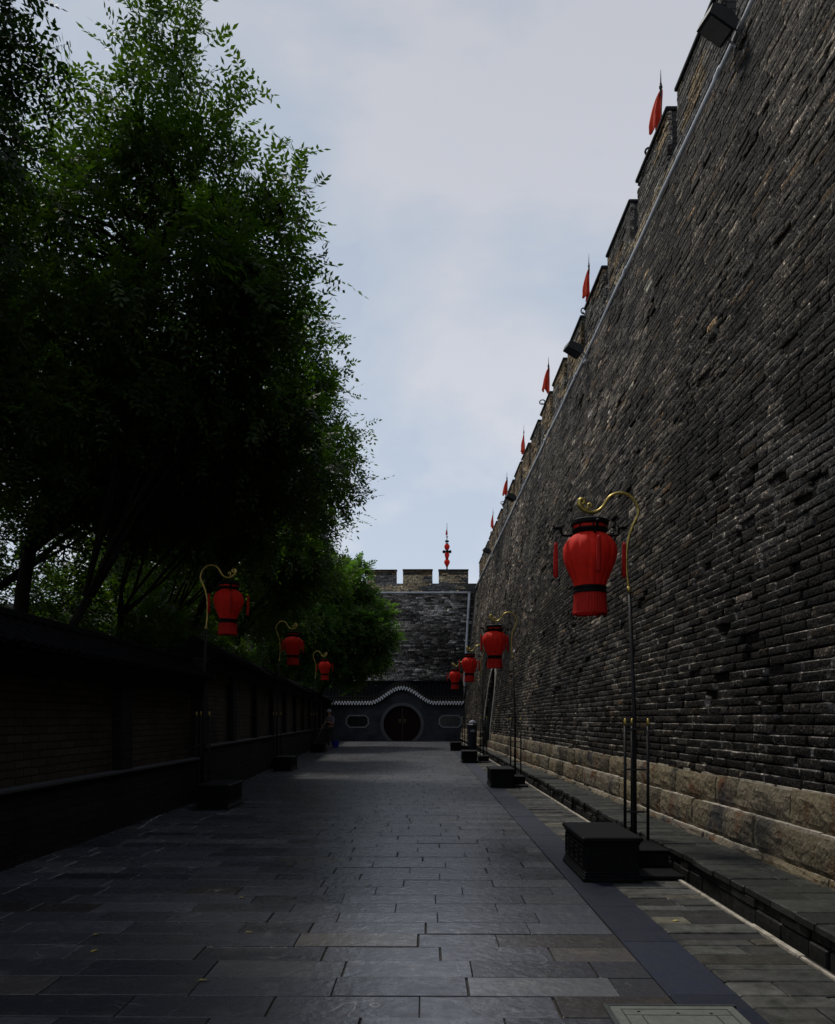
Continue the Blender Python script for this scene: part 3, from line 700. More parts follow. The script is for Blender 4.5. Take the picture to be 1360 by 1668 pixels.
def make_lantern():
    t = empty('red_lantern'); ox, _ = zp(545, 0)
    hz = lambda zy: zp(0, zy)[1]-zp(0, 300)[1]     # relative to the hanging point
    k = S/5.44
    m = MB(); m.tube([(0, 0, .005), (0, 0, hz(360))], .003, 6); m.build('hanger', M_blackmetal, t)
    prof_ = []
    pts = [(468, 118), (490, 150), (520, 185), (560, 212), (600, 226), (645, 230), (690, 224), (740, 210), (790, 192), (840, 170), (885, 150), (915, 140), (935, 135)]
    prof_ = [(r_*k, hz(zy)) for zy, r_ in pts]
    def pleat(a, r_, z): return r_*(1+.040*(abs(math.sin(a*7+.3*math.sin(z*7)))**.6-.5)*1.5+.010*math.sin(a*23+z*20))
    b = MB(); b.lathe(prof_, 108, fn=pleat, closed=False); b.build('shade', M_red, t, smooth=True)
    nck = MB(); nck.lathe([(.15*1, hz(398)), (.148, hz(430))], 36, closed=False); nck.build('neck', M_red, t, smooth=True)
    c = MB(); c.lathe([(.02, hz(350)), (.145, hz(350)), (.168, hz(362)), (.170, hz(392)), (.162, hz(402)), (.150, hz(402)), (.150, hz(390))], 6*6, closed=True)
    c.lathe([(.150, hz(428)), (.160, hz(434)), (.160, hz(446)), (.146, hz(470)), (.125, hz(474))], 36, closed=True)
    for a in np.arange(8)*math.pi/4: c.tube([(.155*math.cos(a), .155*math.sin(a), hz(395)), (.155*math.cos(a), .155*math.sin(a), hz(440))], .006, 6)
    c.build('cap', M_black, t)
    d = MB(); d.lathe([(.132, hz(936)), (.152, hz(942)), (.152, hz(958)), (.143, hz(963)), (.143, hz(975)), (.152, hz(980)), (.152, hz(996)), (.132, hz(1003))], 36, closed=True); d.build('lower_band', M_black, t)
    def fringe(a, r_, z): return r_*(1+.03*math.sin(a*36)+.02*math.sin(a*61+2))
    f = MB(); f.lathe([(.140, hz(1000)), (.141, hz(1060)), (.146, hz(1120)), (.150, hz(1180))], 144, fn=fringe, closed=False)
    r = random.Random(5)
    for i in range(120):
        a = i/120*2*math.pi; z1 = hz(1180-r.random()*4+r.random()*14); f.tube([(.15*math.cos(a), .15*math.sin(a), hz(1165)), (.151*math.cos(a), .151*math.sin(a), z1)], .003, 4)
    f.build('fringe', M_tassel, t, smooth=True)
    for a in (math.pi, 0, -math.pi/2+.05, math.pi/2):
        ca, sa = math.cos(a), math.sin(a)
        def q(r_, zy, s=0): return (r_*ca-s*sa, r_*sa+s*ca, hz(zy))
        m = MB(); m.tube([q(.14, 480), q(.20, 488), q(.25, 484), q(.258, 455), q(.262, 425), q(.29, 415), q(.34, 425)], [.012, .012, .012, .012, .018, .016, .006], 7)
        m.tube([q(.27, 418), q(.245, 398), q(.225, 408)], [.010, .007, .002], 5); m.tube([q(.30, 418), q(.33, 402), q(.355, 398)], [.009, .006, .002], 5); m.tube([q(.29, 425), q(.31, 440), q(.335, 442)], [.009, .006, .002], 5)
        ao = m.build('bracket_arm', M_black, t, smooth=True)
        s = MB(); s.tube([q(.308, 430), q(.308, 555)], .002, 5); s.build('cord', M_black, ao)
        s = MB()
        def sf(an, r_, z): return r_*(1+.08*math.sin(an*9))
        s.lathe([(.004, hz(545)), (.014, hz(560)), (.018, hz(575)), (.016, hz(590)), (.019, hz(620)), (.021, hz(720)), (.022, hz(840)), (.012, hz(862))], 18, (q(.308, 0)[0], q(.308, 0)[1], 0), fn=sf)
        s.build('tassel', M_tassel, t, smooth=True)
    return t
def make_pedestal():
    t = empty('pedestal'); W, D_, H = .455, .96, .345      # origin: near left ground corner
    b = MB(); b.box(.022, W-.022, .022, D_-.022, .06, H-.045); b.build('body', M_black, t)
    b = MB(); b.box(0, W, 0, D_, 0, .035, ch=.006); b.box(.008, W-.008, .008, D_-.008, .035, .055, ch=.006); b.box(.014, W-.014, .014, D_-.014, .055, .075, ch=.006); b.build('foot_moulding', M_black, t)
    b = MB(); b.box(.012, W-.012, .012, D_-.012, H-.060, H-.038, ch=.005); b.box(-.004, W+.004, -.004, D_+.004, H-.038, H, ch=.008); b.build('lid', M_black, t)
    c = MB()    # key fret relief on all four sides
    for j in range(4):
        y0 = .06+j*.215
        for (a0, a1, z0, z1) in ((0, .19, .10, .115), (0, .19, .255, .27), (0, .015, .115, .255), (.175, .19, .115, .255), (.04, .15, .215, .23), (.04, .055, .14, .215), (.055, .12, .14, .155), (.08, .15, .18, .19)):
            c.box(.010, .024, y0+a0, y0+a1, z0, z1); c.box(W-.024, W-.010, y0+a0, y0+a1, z0, z1)
    for j in range(2):
        x0 = .035+j*.2
        for (a0, a1, z0, z1) in ((0, .18, .10, .115), (0, .18, .255, .27), (0, .015, .115, .255), (.165, .18, .115, .255), (.04, .14, .215, .23), (.04, .055, .14, .215), (.055, .11, .14, .155)):
            c.box(x0+a0, x0+a1, .010, .024, z0, z1); c.box(x0+a0, x0+a1, D_-.024, D_-.010, z0, z1)
    c.build('fret_carving', M_black, t)
    return t
ST, LN, PD = make_stand(), make_lantern(), make_pedestal()
hx, hzz = zp(545, 300)
G1, G2, G3 = 'curled gold-topped lamp stands lining the lane', 'red cloth palace lanterns hanging from the curled stands', 'low black carved pedestals at the feet of the lamp stands'
stations = [   # side, pedestal x (near corner on the lane side), pedestal y, words
    (1, 1.20, 6.37, 'nearest on the right of the lane', 0.0), (1, 1.165, 15.2, 'second on the right of the lane', .5),
    (1, 1.01, 23.8, 'third on the right of the lane', .2), (1, .945, 33.0, 'farthest on the right, before the gate wall', .1),
    (-1, -2.74, 11.4, 'nearest on the left by the garden wall', .3), (-1, -3.26, 20.0, 'second on the left by the garden wall', .7),
    (-1, -3.90, 31.2, 'farthest on the left, near the sweeper', .15)]
for i, (sd_, px, py, words, rot) in enumerate(stations):
    st, ln, pd = (ST, LN, PD) if i == 0 else (copy_tree(ST), copy_tree(LN), copy_tree(PD))
    if sd_ > 0:
        x0 = (1033-695)/F*Z1; y0 = py+(Z1-6.37)
        if i == 1: x0 = (839-695)/F*(y0)
        if i == 2: x0 = (787-695)/F*y0
        if i == 3: x0 = (757-695)/F*y0
        pd.location = (px, py, 0)
    else:
        y0 = py+1.13; x0 = px-.50
        if i == 4: x0 = (329-695)/F*y0
        if i == 5: x0 = (451-695)/F*y0
        pd.location = (px-.455, py, 0)
    st.location = (x0, y0, .0)
    if sd_ > 0 and x0+.115 > 2.03: st.location.z = 0
    if sd_ < 0: st.rotation_euler.z = math.pi
    kz = (1, 1.02, 1.06, 1.10, 1.09, 1.14, 1.19)[i]     # the farther stands are a little taller
    st.scale.z = kz; ln.location = (x0+sd_*hx, y0, hzz*kz-.02); ln.rotation_euler.z = rot
    ln.rotation_euler.x = R((0, 1.5, -1, 1, 1.2, -1.5, .8)[i]); ln.rotation_euler.y = R((0, -1.2, 1.4, 0, 1.6, .8, -1)[i])
    if i == 4: ln.scale = (.94,)*3
    tag(st, 'slim black lamp stand with gold crook, '+words, 'lamp stand', G1)
    tag(ln, 'red pleated lantern with black cap and fringe, '+words, 'lantern', G2)
    tag(pd, 'low black carved box pedestal, '+words, 'pedestal', G3)

# ================================================================ garden wall on the left
lw = empty('garden_wall', label='low dark brick garden wall with recessed panels and tiled coping along the left of the lane', cat='wall')
def gsec(ya, yb, zb, zp0, zp1, ze, zr):
    """one bay set from ya to yb: base, recessed panel, frame, roof"""
    a = Vector((LWX(ya), ya, 0)); b = Vector((LWX(yb) if ya >= 13 else -3.5, yb, 0)); d = (b-a).normalized(); n = Vector((-d.y, d.x, 0)); ln_ = (b-a).length
    Mx = Matrix(((d.x, n.x, 0, a.x), (d.y, n.y, 0, a.y), (0, 0, 1, 0), (0, 0, 0, 1)))    # local x along, y outwards away from lane
    return Mx, ln_
pil = [-4, -1, 2.4, 5.4, 8.0-1.5+.1, 9.6, 12.75]
ys1 = [-4.2, -1.0, 2.6, 6.5, 9.6, 12.75]; ys2 = [13.0, 15.7, 18.7, 21.7, 24.7, 27.7, 30.7, 33.7, 36.7, 39.7, 42.7, 45.7, 47.6]
for ys, (zs, zt, ze, zr) in ((ys1, (.67, 1.66, 1.80, 2.20)), (ys2, (.84, 2.04, 2.18, 2.55))):
    for i in range(len(ys)-1):
        Mx, ln_ = gsec(ys[i], ys[i+1], 0, zs, zt, ze, zr)
        m = MB(); m.box(0, ln_-.001, .0, .40, -.05, zs-.035, M=Mx); m.build('wall_base', M_gbase, lw)
        m = MB(); m.box(0, ln_-.002, -.045, .40, zs-.035, zs, ch=.006, M=Mx); m.build('sill_course', M_trim if False else mat('dark_sill', (.05, .05, .055), (.03, .03, .033), scale=9, rough=.8, bump=.4) if 'dark_sill' not in bpy.data.materials else bpy.data.materials['dark_sill'], lw)
        m = MB(); m.box(.18, ln_-.18, .09, .36, zs+.001, zt, M=Mx); m.build('brick_panel', M_gbrick, lw)
        m = MB(); m.box(0, ln_-.002, .0, .40, zt+.001, ze, M=Mx); m.box(0, ln_-.004, -.05, .42, ze-.05, ze+.003, ch=.006, M=Mx); m.box(0, ln_-.006, -.10, .46, ze+.003, ze+.045, ch=.006, M=Mx); m.build('frieze', M_gbase, lw)
        m = MB(); m.box(-.17, .17, -.02, .38, zs+.002, zt, M=Mx); m.build('pilaster', M_gbase, lw)
        # tiled coping: two slopes with rounded tile rows and a ridge
        m = MB(); yc = .18; z0 = ze+.046
        m.add([tuple(Mx @ Vector(p)) for p in ((0, -.24, z0), (ln_, -.24, z0), (ln_, yc, zr-.06), (0, yc, zr-.06), (ln_, .62, z0), (0, .62, z0))], [(0, 1, 2, 3), (3, 2, 4, 5), (0, 5, 4, 1), (0, 3, 5), (1, 4, 2)])
        k = .09
        while k < ln_:
            for s_ in (-.25, .63):
                m.tube([Mx @ Vector((k, s_, z0+.02)), Mx @ Vector((k, yc, zr-.045))], .035, 6)
            k += .18
        m.tube([Mx @ Vector((0, yc, zr-.045)), Mx @ Vector((ln_, yc, zr-.045))], .075, 8)
        m.build('coping_roof', M_tile, lw)

# ================================================================ gate wall with moon door
GY = 48.0; gt = empty('moon_gate_wall', label='grey brick gate wall with round door and wavy tiled top at the end of the lane', cat='gate wall')
DX, DC, DR = (655-695)/F*GY, .97, 1.10
def top_z(x):     # wavy crest
    t = abs(x-DX)/1.85
    if t >= 1: return 2.22
    return 2.22+.86*(.5+.5*math.cos(math.pi*t))**.9
gx0, gx1 = -6.2, 2.02+.25
# front face with circular hole: radial fan quads between circle and outline, built in strips
m = MB(); n = 64; cols = []
xsn = sorted(set([gx0, gx1]+[gx0+(gx1-gx0)*i/90 for i in range(91)]+[DX+DR*math.cos(a) for a in np.linspace(0, math.pi, 33)]))
def hole(x):
    if abs(x-DX) >= DR: return None
    q = math.sqrt(DR*DR-(x-DX)**2); return (DC-q, DC+q)
WIN = [((582-695)/F*GY, 1.14), ((733.5-695)/F*GY, 1.14)]; WW, WH = .60, .30
def winhole(x):
    for (wx, wz) in WIN:
        d = abs(x-wx)
        if d < WW:
            hh = WH if d < WW-.16 else WH-(d-(WW-.16)); return (wz-hh, wz+hh)
    return None
xsn = sorted(set(xsn+[wx+s*e for wx, _ in WIN for s in (-1, 1) for e in (WW, WW-.16)]))
for i in range(len(xsn)-1):
    xa, xb = xsn[i], xsn[i+1]
    if xb-xa < 1e-6: continue
    xm = (xa+xb)/2; H = [hole(xm), winhole(xm)]; H = [h for h in H if h]
    if not H: m.add([(xa, GY, -.05), (xb, GY, -.05), (xb, GY, top_z(xb)), (xa, GY, top_z(xa))], [(0, 1, 2, 3)]); continue
    fn = hole if hole(xm) else winhole
    ga = fn(xa+1e-6) or fn(xa-1e-6) or ((DC, DC) if fn is hole else fn(xm)); gb = fn(xb-1e-6) or ((DC, DC) if fn is hole else fn(xm))
    m.add([(xa, GY, -.05), (xb, GY, -.05), (xb, GY, max(gb[0], -.05)), (xa, GY, max(ga[0], -.05))], [(0, 1, 2, 3)])
    m.add([(xa, GY, ga[1]), (xb, GY, gb[1]), (xb, GY, top_z(xb)), (xa, GY, top_z(xa))], [(0, 1, 2, 3)])
wo = m.build('wall', M_gatebrick, gt, fix=False)
m = MB(); m.box(gx0, gx1, GY+.32, GY+.5, -.05, 2.3); m.build('rear_wall', M_gatebrick, gt)
# round jamb ring
m = MB(); A = [a for a in np.linspace(-1.07, math.pi+1.07, 60)]
for i in range(len(A)-1):
    q = []
    for a in (A[i], A[i+1]):
        for (r_, yy) in ((DR+.16, GY-.025), (DR-.02, GY-.025), (DR-.02, GY+.30), (DR+.16, GY+.02)): q.append((DX+r_*math.cos(a), yy, max(DC+r_*math.sin(a), 0)))
    m.add(q, [(0, 4, 5, 1), (1, 5, 6, 2), (3, 7, 4, 0)])
m.build('round_surround', mat('grey_door_surround', (.085, .088, .095), (.06, .062, .068), scale=10, rough=.85, bump=.4), gt, fix=False)
dm = MB(); pts = [(DX+(DR-.0)*math.cos(a), DC+(DR-.0)*math.sin(a)) for a in np.linspace(-1.08, math.pi+1.08, 48)]
dl = [(x, max(z, .01)) for x, z in pts]
dm.prism(dl, GY+.2, GY+.26, 'y'); do = dm.build('door', M_redwood, gt)
dm = MB(); dm.box(DX-.012, DX+.012, GY+.19, GY+.2, .02, DC+DR-.03)
for k in range(5):
    for s in (-1, 1):
        for q in range(3): dm.lathe([(.001, 0), (.03, .0), (.03, .02), (.001, .03)], 8, (DX+s*(.2+q*.25), 0, 0)) if False else None
dm.build('door_seam', M_dark, do)
for s in (-1, 1):
    dm = MB(); dm.box(DX+s*.14-.08, DX+s*.14+.08, GY+.17, GY+.199, 1.10, 1.28, ch=.01); dm.tube([(DX+s*.14+.05*math.cos(a), GY+.16, 1.12+.05*math.sin(a)) for a in np.linspace(0, 2*math.pi, 13)], .012, 6); dm.build('ring_handle', M_brass, do)
for (wx, wz) in WIN:
    o8 = lambda e: [(wx-WW-e+.0, wz-WH+.16-e*.4), (wx-WW+.16-e*.4, wz-WH-e), (wx+WW-.16+e*.4, wz-WH-e), (wx+WW+e, wz-WH+.16-e*.4), (wx+WW+e, wz+WH-.16+e*.4), (wx+WW-.16+e*.4, wz+WH+e), (wx-WW+.16-e*.4, wz+WH+e), (wx-WW-e, wz+WH-.16+e*.4)]
    a, b = o8(.075), o8(0); m = MB()
    for i in range(8):
        j = (i+1) % 8; m.add([(a[i][0], GY-.03, a[i][1]), (a[j][0], GY-.03, a[j][1]), (b[j][0], GY-.03, b[j][1]), (b[i][0], GY-.03, b[i][1]), (a[i][0], GY+.01, a[i][1]), (a[j][0], GY+.01, a[j][1]), (b[j][0], GY+.15, b[j][1]), (b[i][0], GY+.15, b[i][1])], [(0, 1, 2, 3), (0, 4, 5, 1), (3, 2, 6, 7)])
    w_ = m.build('window_frame', M_trim, gt, fix=False)
    m = MB(); m.prism(b, GY+.12, GY+.14); 
    for k in range(-3, 4): m.box(wx+k*.15-.008, wx+k*.15+.008, GY+.10, GY+.12, wz-WH+.01+max(0, abs(k*.15)-(WW-.16)), wz+WH-.01-max(0, abs(k*.15)-(WW-.16)))
    m.build('lattice_pane', M_dark, w_)
# wavy tile crest: eave tiles with pale drip ends, ridge
m = MB(); d = MB(); x = gx0; path = []
while x < gx1-.02:
    path.append(x); dz = abs(top_z(x+.01)-top_z(x))/.01; x += .165/math.sqrt(1+dz*dz)
for i, x in enumerate(path):
    z = top_z(x)
    m.tube([(x, GY-.26, z+.02), (x, GY+.18, z+.30)], .05, 7)
    d.lathe([(.001, 0), (.060, 0), (.060, .02), (.001, .022)], 10, (0, 0, 0))
    # turn the last lathe to face the lane
    for q in range(len(d.v)-40, len(d.v)): vx, vy, vz = d.v[q]; d.v[q] = (x+vx, GY-.262-vz, z+.035+vy)
    if i < len(path)-1:
        xm = (x+path[i+1])/2; zm = top_z(xm)-.03; d.add([(xm-.05, GY-.25, zm+.02), (xm+.05, GY-.25, zm+.02), (xm+.035, GY-.27, zm-.07), (xm, GY-.28, zm-.12), (xm-.035, GY-.27, zm-.07), (xm-.05, GY-.235, zm+.02), (xm+.05, GY-.235, zm+.02), (xm, GY-.245, zm-.075)], [(0, 1, 2, 3, 4), (5, 7, 6), (0, 5, 6, 1), (1, 6, 7, 3), (3, 7, 5, 0)])
crest = [(x, top_z(x)) for x in np.linspace(gx0, gx1, 120)]
for i in range(len(crest)-1):
    (xa, za), (xb, zb_) = crest[i], crest[i+1]
    m.add([(xa, GY-.24, za), (xb, GY-.24, zb_), (xb, GY+.2, zb_+.27), (xa, GY+.2, za+.27), (xb, GY+.6, zb_), (xa, GY+.6, za)], [(0, 1, 2, 3), (3, 2, 4, 5), (0, 5, 4, 1)])
m.tube([(x, GY+.2, z+.30) for x, z in crest], .09, 8)
m.build('tiled_crest', M_tile, gt); d.build('drip_tile', M_drip, gt)
m = MB()
for i in range(len(crest)-1):
    (xa, za), (xb, zb_) = crest[i], crest[i+1]
    m.add([(xa, GY-.09, za-.16), (xb, GY-.09, zb_-.16), (xb, GY-.09, zb_-.06), (xa, GY-.09, za-.06), (xa, GY-.20, za-.06), (xb, GY-.20, zb_-.06), (xb, GY-.20, zb_-.001), (xa, GY-.20, za-.001), (xa, GY, za-.16), (xb, GY, zb_-.16)], [(0, 1, 2, 3), (3, 2, 5, 4), (4, 5, 6, 7), (8, 9, 1, 0)])
m.build('cornice', M_tile, gt, fix=False)
# dark tiled hall just behind the gate wall
hl = empty('gate_hall', label='low black-roofed hall directly behind the moon gate wall', cat='building')
m = MB(); m.box(-7.5, 2.15, GY+.7, GY+2.6, -.05, 2.5); m.build('wall', M_gatebrick, hl)
m = MB(); m.add([(-7.6, GY+.62, 2.5), (2.2, GY+.62, 2.5), (2.2, GY+1.6, 3.42), (-7.6, GY+1.6, 3.42), (2.2, GY+2.8, 2.5), (-7.6, GY+2.8, 2.5)], [(0, 1, 2, 3), (3, 2, 4, 5), (0, 5, 4, 1), (0, 3, 5), (1, 4, 2)])
x = -7.5
while x < 2.15: m.tube([(x, GY+.6, 2.53), (x, GY+1.6, 3.45)], .05, 6); x += .22
m.build('roof', M_tile, hl)
m = MB(); m.box(-7.6, 2.2, GY+1.5, GY+1.7, 3.42, 3.58, ch=.02); m.build('ridge', M_tile, hl)

# ================================================================ lantern mast beyond the far parapet
lm = empty('lantern_mast', ((728-695)/F*53.6, 53.6, V_TOP), label='red lantern mast with dark cross arms and a tiny flag above the far battlements', cat='lantern mast')
z0 = V_TOP
m = MB(); m.tube([(0, 0, 0), (0, 0, 3.5)], .05, 8); m.tube([(0, 0, 3.5), (0, 0, 4.8)], [.035, .012], 6); m.lathe([(.02, 3.54), (.13, 3.58), (.13, 3.66), (.02, 3.70)], 10); m.lathe([(.02, 3.86), (.08, 3.9), (.02, 3.96)], 8); m.build('pole', M_blackmetal, lm)
for zc, r_ in ((2.24, .19), (2.72, .16), (3.24, .18)):
    m = MB(); m.lathe([(.07, zc-.26), (.09, zc-.20), (.11, zc-.16), (r_*.9, zc-.05), (r_, zc+.05), (r_*.85, zc+.14), (.09, zc+.2)], 20, fn=lambda a, q, z: q*(1+.04*math.sin(a*8))); lo_ = m.build('lantern', M_red, lm, smooth=True)
    m = MB(); m.lathe([(.06, zc+.2), (.10, zc+.2), (.10, zc+.24), (.06, zc+.25)], 16); m.build('cap', M_black, lo_)
m = MB(); m.tube([(-.24, 0, 2.95), (0, 0, 2.97), (.24, 0, 2.95)], .05, 8); m.tube([(0, -.24, 2.95), (0, 0, 2.97), (0, .24, 2.95)], .05, 8)
for a in range(4): m.lathe([(.02, 2.84), (.085, 2.88), (.10, 2.97), (.06, 3.04)], 10, (.2*math.cos(a*math.pi/2), .2*math.sin(a*math.pi/2), 0))
m.build('cross_arm', M_black, lm)
m = MB(); m.add([(0, -.01, 4.0), (-.10, -.01, 4.05), (-.07, .02, 4.25), (0, .0, 4.5), (.05, .01, 4.1), (0, .03, 4.0), (0, .03, 4.5)], [(0, 1, 2, 3), (0, 3, 4), (5, 1, 2, 6), (5, 6, 4)]); m.build('flag', M_flag, lm)

# ================================================================ litter bin and cover plate
bx, by = 1.86, 33.8
lb_ = empty('litter_bin', (bx, by, 0), label='dark litter bin with a pale crumpled bag on its lid, beside the passage arch', cat='bin')
m = MB(); m.lathe([(.16, 0), (.17, .02), (.185, .5), (.19, .95), (.185, .98)], 8); m.build('body', M_bin, lb_)
m = MB(); m.lathe([(.19, .98), (.235, 1.0), (.235, 1.04), (.20, 1.07), (.05, 1.09)], 8); m.build('lid', M_bin, lb_)
m = MB(); m.box(-.09, .09, -.20, -.17, .74, .84, ch=.01); m.build('plate', M_trim, lb_)
m = MB(); r = random.Random(2); m.lathe([(.05, 1.09), (.12, 1.10), (.13, 1.14), (.08, 1.20), (.02, 1.22)], 11, fn=lambda a, q, z: q*(1+.25*math.sin(a*3+z*30))); bg_ = m.build('plastic_bag', M_white); bg_.location = (bx, by, 0)
tag(bg_, 'small pale plastic bag lying on the lid of the dark bin', 'bag')

m = MB(); cy0, cy1 = 2.95, 3.60
cp = empty('access_cover', (0, 0, 0), label='pale grey-green metal access plate let into the paving at the bottom of the view', cat='cover plate')
m = MB(); m.box(.79, 1.325, cy0, cy1, -.01, .010, ch=.003); m.build('plate', M_cover, cp)
m = MB(); m.box(.765, .788, cy0-.02, cy1+.02, -.01, .013, ch=.002); m.box(.79, 1.34, cy1+.002, cy1+.018, -.01, .012, ch=.002); m.build('frame', M_lampbody, cp)
m = MB()
for q in (.9, 1.06, 1.2):
    m = MB(); m.lathe([(.001, .0102), (.008, .0104), (.008, .0108), (.001, .0112)], 10, (q, cy1-.07-.02*(q > 1), 0)); m.build('lifting_hole', M_dark, cp)


m = MB()
for (xa, xb, ya, yb) in ((.83, 1.285, cy1-.045, cy1-.039), (.83, .836, cy0+.05, cy1-.045), (1.279, 1.285, cy0+.05, cy1-.045), (.90, 1.215, cy1-.115, cy1-.109), (.90, .906, cy0+.1, cy1-.115), (1.209, 1.215, cy0+.1, cy1-.115), (.836, .9, cy1-.113, cy1-.109), (1.215, 1.279, cy1-.113, cy1-.109)):
    m.box(xa, xb, ya, yb, .006, .0112)
m.build('engraved_border', M_lampbody, cp)

M_yleaf = mat('yellow_fallen_leaf', (.34, .28, .05), (.25, .18, .04), scale=30, rough=.7, bump=.2)
lf0 = None
for px_l, py_l in ((155, 1525), (152, 1552), (405, 1521), (470, 1410), (392, 1464), (600, 1443), (330, 1600), (1100, 1500)):
    yy_ = 1.25*F/(py_l-1172); m = MB()
    if lf0 is None:
        m.add([(-.022, 0, .004), (-.006, .010, .009), (.012, .008, .007), (.026, 0, .005), (.012, -.008, .008), (-.006, -.010, .006), (-.04, .002, .004)], [(0, 5, 4, 3, 2, 1), (0, 1, 6)]); lf0 = lf = m.build('fallen_leaf', M_yleaf, fix=False)
    else: lf = lf0.copy(); C.objects.link(lf)
    lf.location = ((px_l-695)/F*yy_, yy_, .002); lf.rotation_euler = (0, 0, px_l*1.0)
    tag(lf, 'small yellow fallen leaf lying on the dark paving', 'leaf', 'fallen leaves on the paving')

# ================================================================ sweeper
def skin(name, J, E, Rr, mt, parent, sub=2):
    me = bpy.data.meshes.new(name); me.from_pydata([Vector(j) for j in J], E, []); o = bpy.data.objects.new(name, me); C.objects.link(o); o.parent = parent
    md = o.modifiers.new('skin', 'SKIN'); md.use_smooth_shade = True
    for i, r_ in enumerate(Rr): me.skin_vertices[0].data[i].radius = (r_, r_*.85) if not isinstance(r_, tuple) else r_
    me.skin_vertices[0].data[0].use_root = True
    s = o.modifiers.new('sub', 'SUBSURF'); s.levels = sub; s.render_levels = sub; me.materials.append(mt); return o
py_ = 37.0; px_ = (538-695)/F*py_
pe = empty('person', (px_, py_, 0), R(-25), label='sweeper in a pale cap and reddish vest standing by the left wall with a broom', cat='person')
J = [(0, 0, .86), (0, 0, 1.05), (0, -.03, 1.25), (0, -.06, 1.37), (0, -.09, 1.44), (0, -.11, 1.52), (0, -.13, 1.60),
     (-.09, 0, .82), (-.11, -.03, .45), (-.11, .02, .08), (-.11, -.12, .03), (.09, 0, .82), (.12, .02, .45), (.13, .06, .08), (.13, -.08, .03),
     (-.17, -.05, 1.32), (-.23, -.10, 1.08), (-.20, -.28, .98), (-.18, -.34, .96), (.17, -.05, 1.32), (.22, -.14, 1.06), (.10, -.30, 1.14), (.03, -.35, 1.15)]
E = [(0, 1), (1, 2), (2, 3), (3, 4), (4, 5), (5, 6), (0, 7), (7, 8), (8, 9), (9, 10), (0, 11), (11, 12), (12, 13), (13, 14), (3, 15), (15, 16), (16, 17), (17, 18), (3, 19), (19, 20), (20, 21), (21, 22)]
RR = [.13, .125, .14, .09, .052, .085, .075, .085, .06, .04, .035, .085, .06, .04, .035, .055, .042, .03, .028, .055, .042, .03, .028]
skin('body', J, E, RR, M_skin, pe)
skin('shirt', [J[i] for i in (1, 2, 3, 15, 16, 19, 20)], [(0, 1), (1, 2), (2, 3), (3, 4), (2, 5), (5, 6)], [.15, .16, .115, .075, .062, .075, .062], M_shirt, pe)
skin('vest', [(0, .0, .98), (0, -.02, 1.15), (0, -.05, 1.28)], [(0, 1), (1, 2)], [.16, .165, .15], M_vest, pe)
skin('trousers', [J[i] for i in (0, 7, 8, 9, 11, 12, 13)], [(0, 1), (1, 2), (2, 3), (0, 4), (4, 5), (5, 6)], [.15, .105, .08, .065, .105, .08, .065], M_trouser, pe)
m = MB(); m.lathe([(.13, 1.60), (.105, 1.61), (.10, 1.66), (.07, 1.71), (.01, 1.725)], 18, (0, -.12, 0)); m.build('cap', M_white, pe, smooth=True)
for s, (hx_, hy_, hz_) in ((-1, J[18]), (1, J[22])):
    JJ = [(hx_, hy_, hz_), (hx_, hy_-.05, hz_)]; EE = [(0, 1)]; R_ = [.024, .026]
    for k in range(4):
        b0_ = len(JJ); JJ += [(hx_+(k-1.5)*.017, hy_-.075, hz_-.005), (hx_+(k-1.5)*.017, hy_-.10+.006*abs(k-1), hz_-.025), (hx_+(k-1.5)*.016, hy_-.085+.006*abs(k-1), hz_-.045)]; EE += [(1, b0_), (b0_, b0_+1), (b0_+1, b0_+2)]; R_ += [.009, .0085, .007]
    b0_ = len(JJ); JJ += [(hx_-s*.035, hy_-.03, hz_-.01), (hx_-s*.04, hy_-.06, hz_-.025)]; EE += [(0, b0_), (b0_, b0_+1)]; R_ += [.010, .008]
    skin('hand', JJ, EE, R_, M_skin, pe, 1)
# face features
m = MB(); m.lathe([(.001, -.03), (.012, -.02), (.015, -.005), (.001, .02)], 8, (0, -.215, 1.53)); m.build('nose', M_skin, pe, smooth=True)
m = MB()
for s in (-1, 1): m.lathe([(.001, -.008), (.010, 0), (.001, .008)], 8, (s*.03, -.195, 1.555))
m.build('eyes', M_dark, pe)
Mb = pe.matrix_basis if False else Matrix.Translation(pe.location) @ Matrix.Rotation(R(-25), 4, 'Z')
br = empty('broom', (0, 0, 0), label='long thin broom held by the sweeper, bristles on the paving', cat='broom')
pA, pB = Mb @ Vector((.10, -.42, 1.35)), Mb @ Vector((-.42, -.55, .28))
m = MB(); m.tube([pA, pB], .013, 8); m.build('handle', M_straw, br)
m = MB(); dd = (pB-pA).normalized()
for k in range(60): q = pB+dd*.30+Vector((rnd.uniform(-.10, .10), rnd.uniform(-.05, .05), 0)); q.z = max(.01, q.z-.08); m.tube([pB+Vector((rnd.uniform(-.015, .015), rnd.uniform(-.015, .015), 0)), q], .004, 4)
m.build('bristles', M_straw, br)
bp_ = Vector(((546-695)/F*37.0, 37.0, 0)); dp = empty('bucket', bp_, label='small blue plastic bucket on the paving at the sweeper\'s feet', cat='bucket')
m = MB(); m.lathe([(.12, 0), (.13, .02), (.165, .27), (.18, .28), (.18, .295), (.16, .29), (.125, .04), (.01, .04)], 20); m.build('tub', M_blue, dp, smooth=True)
m = MB(); m.tube([(.17*math.cos(a), 0, .28+.12*math.sin(a)) for a in np.linspace(0, math.pi, 9)], .006, 6); m.build('handle', M_blackmetal, dp)

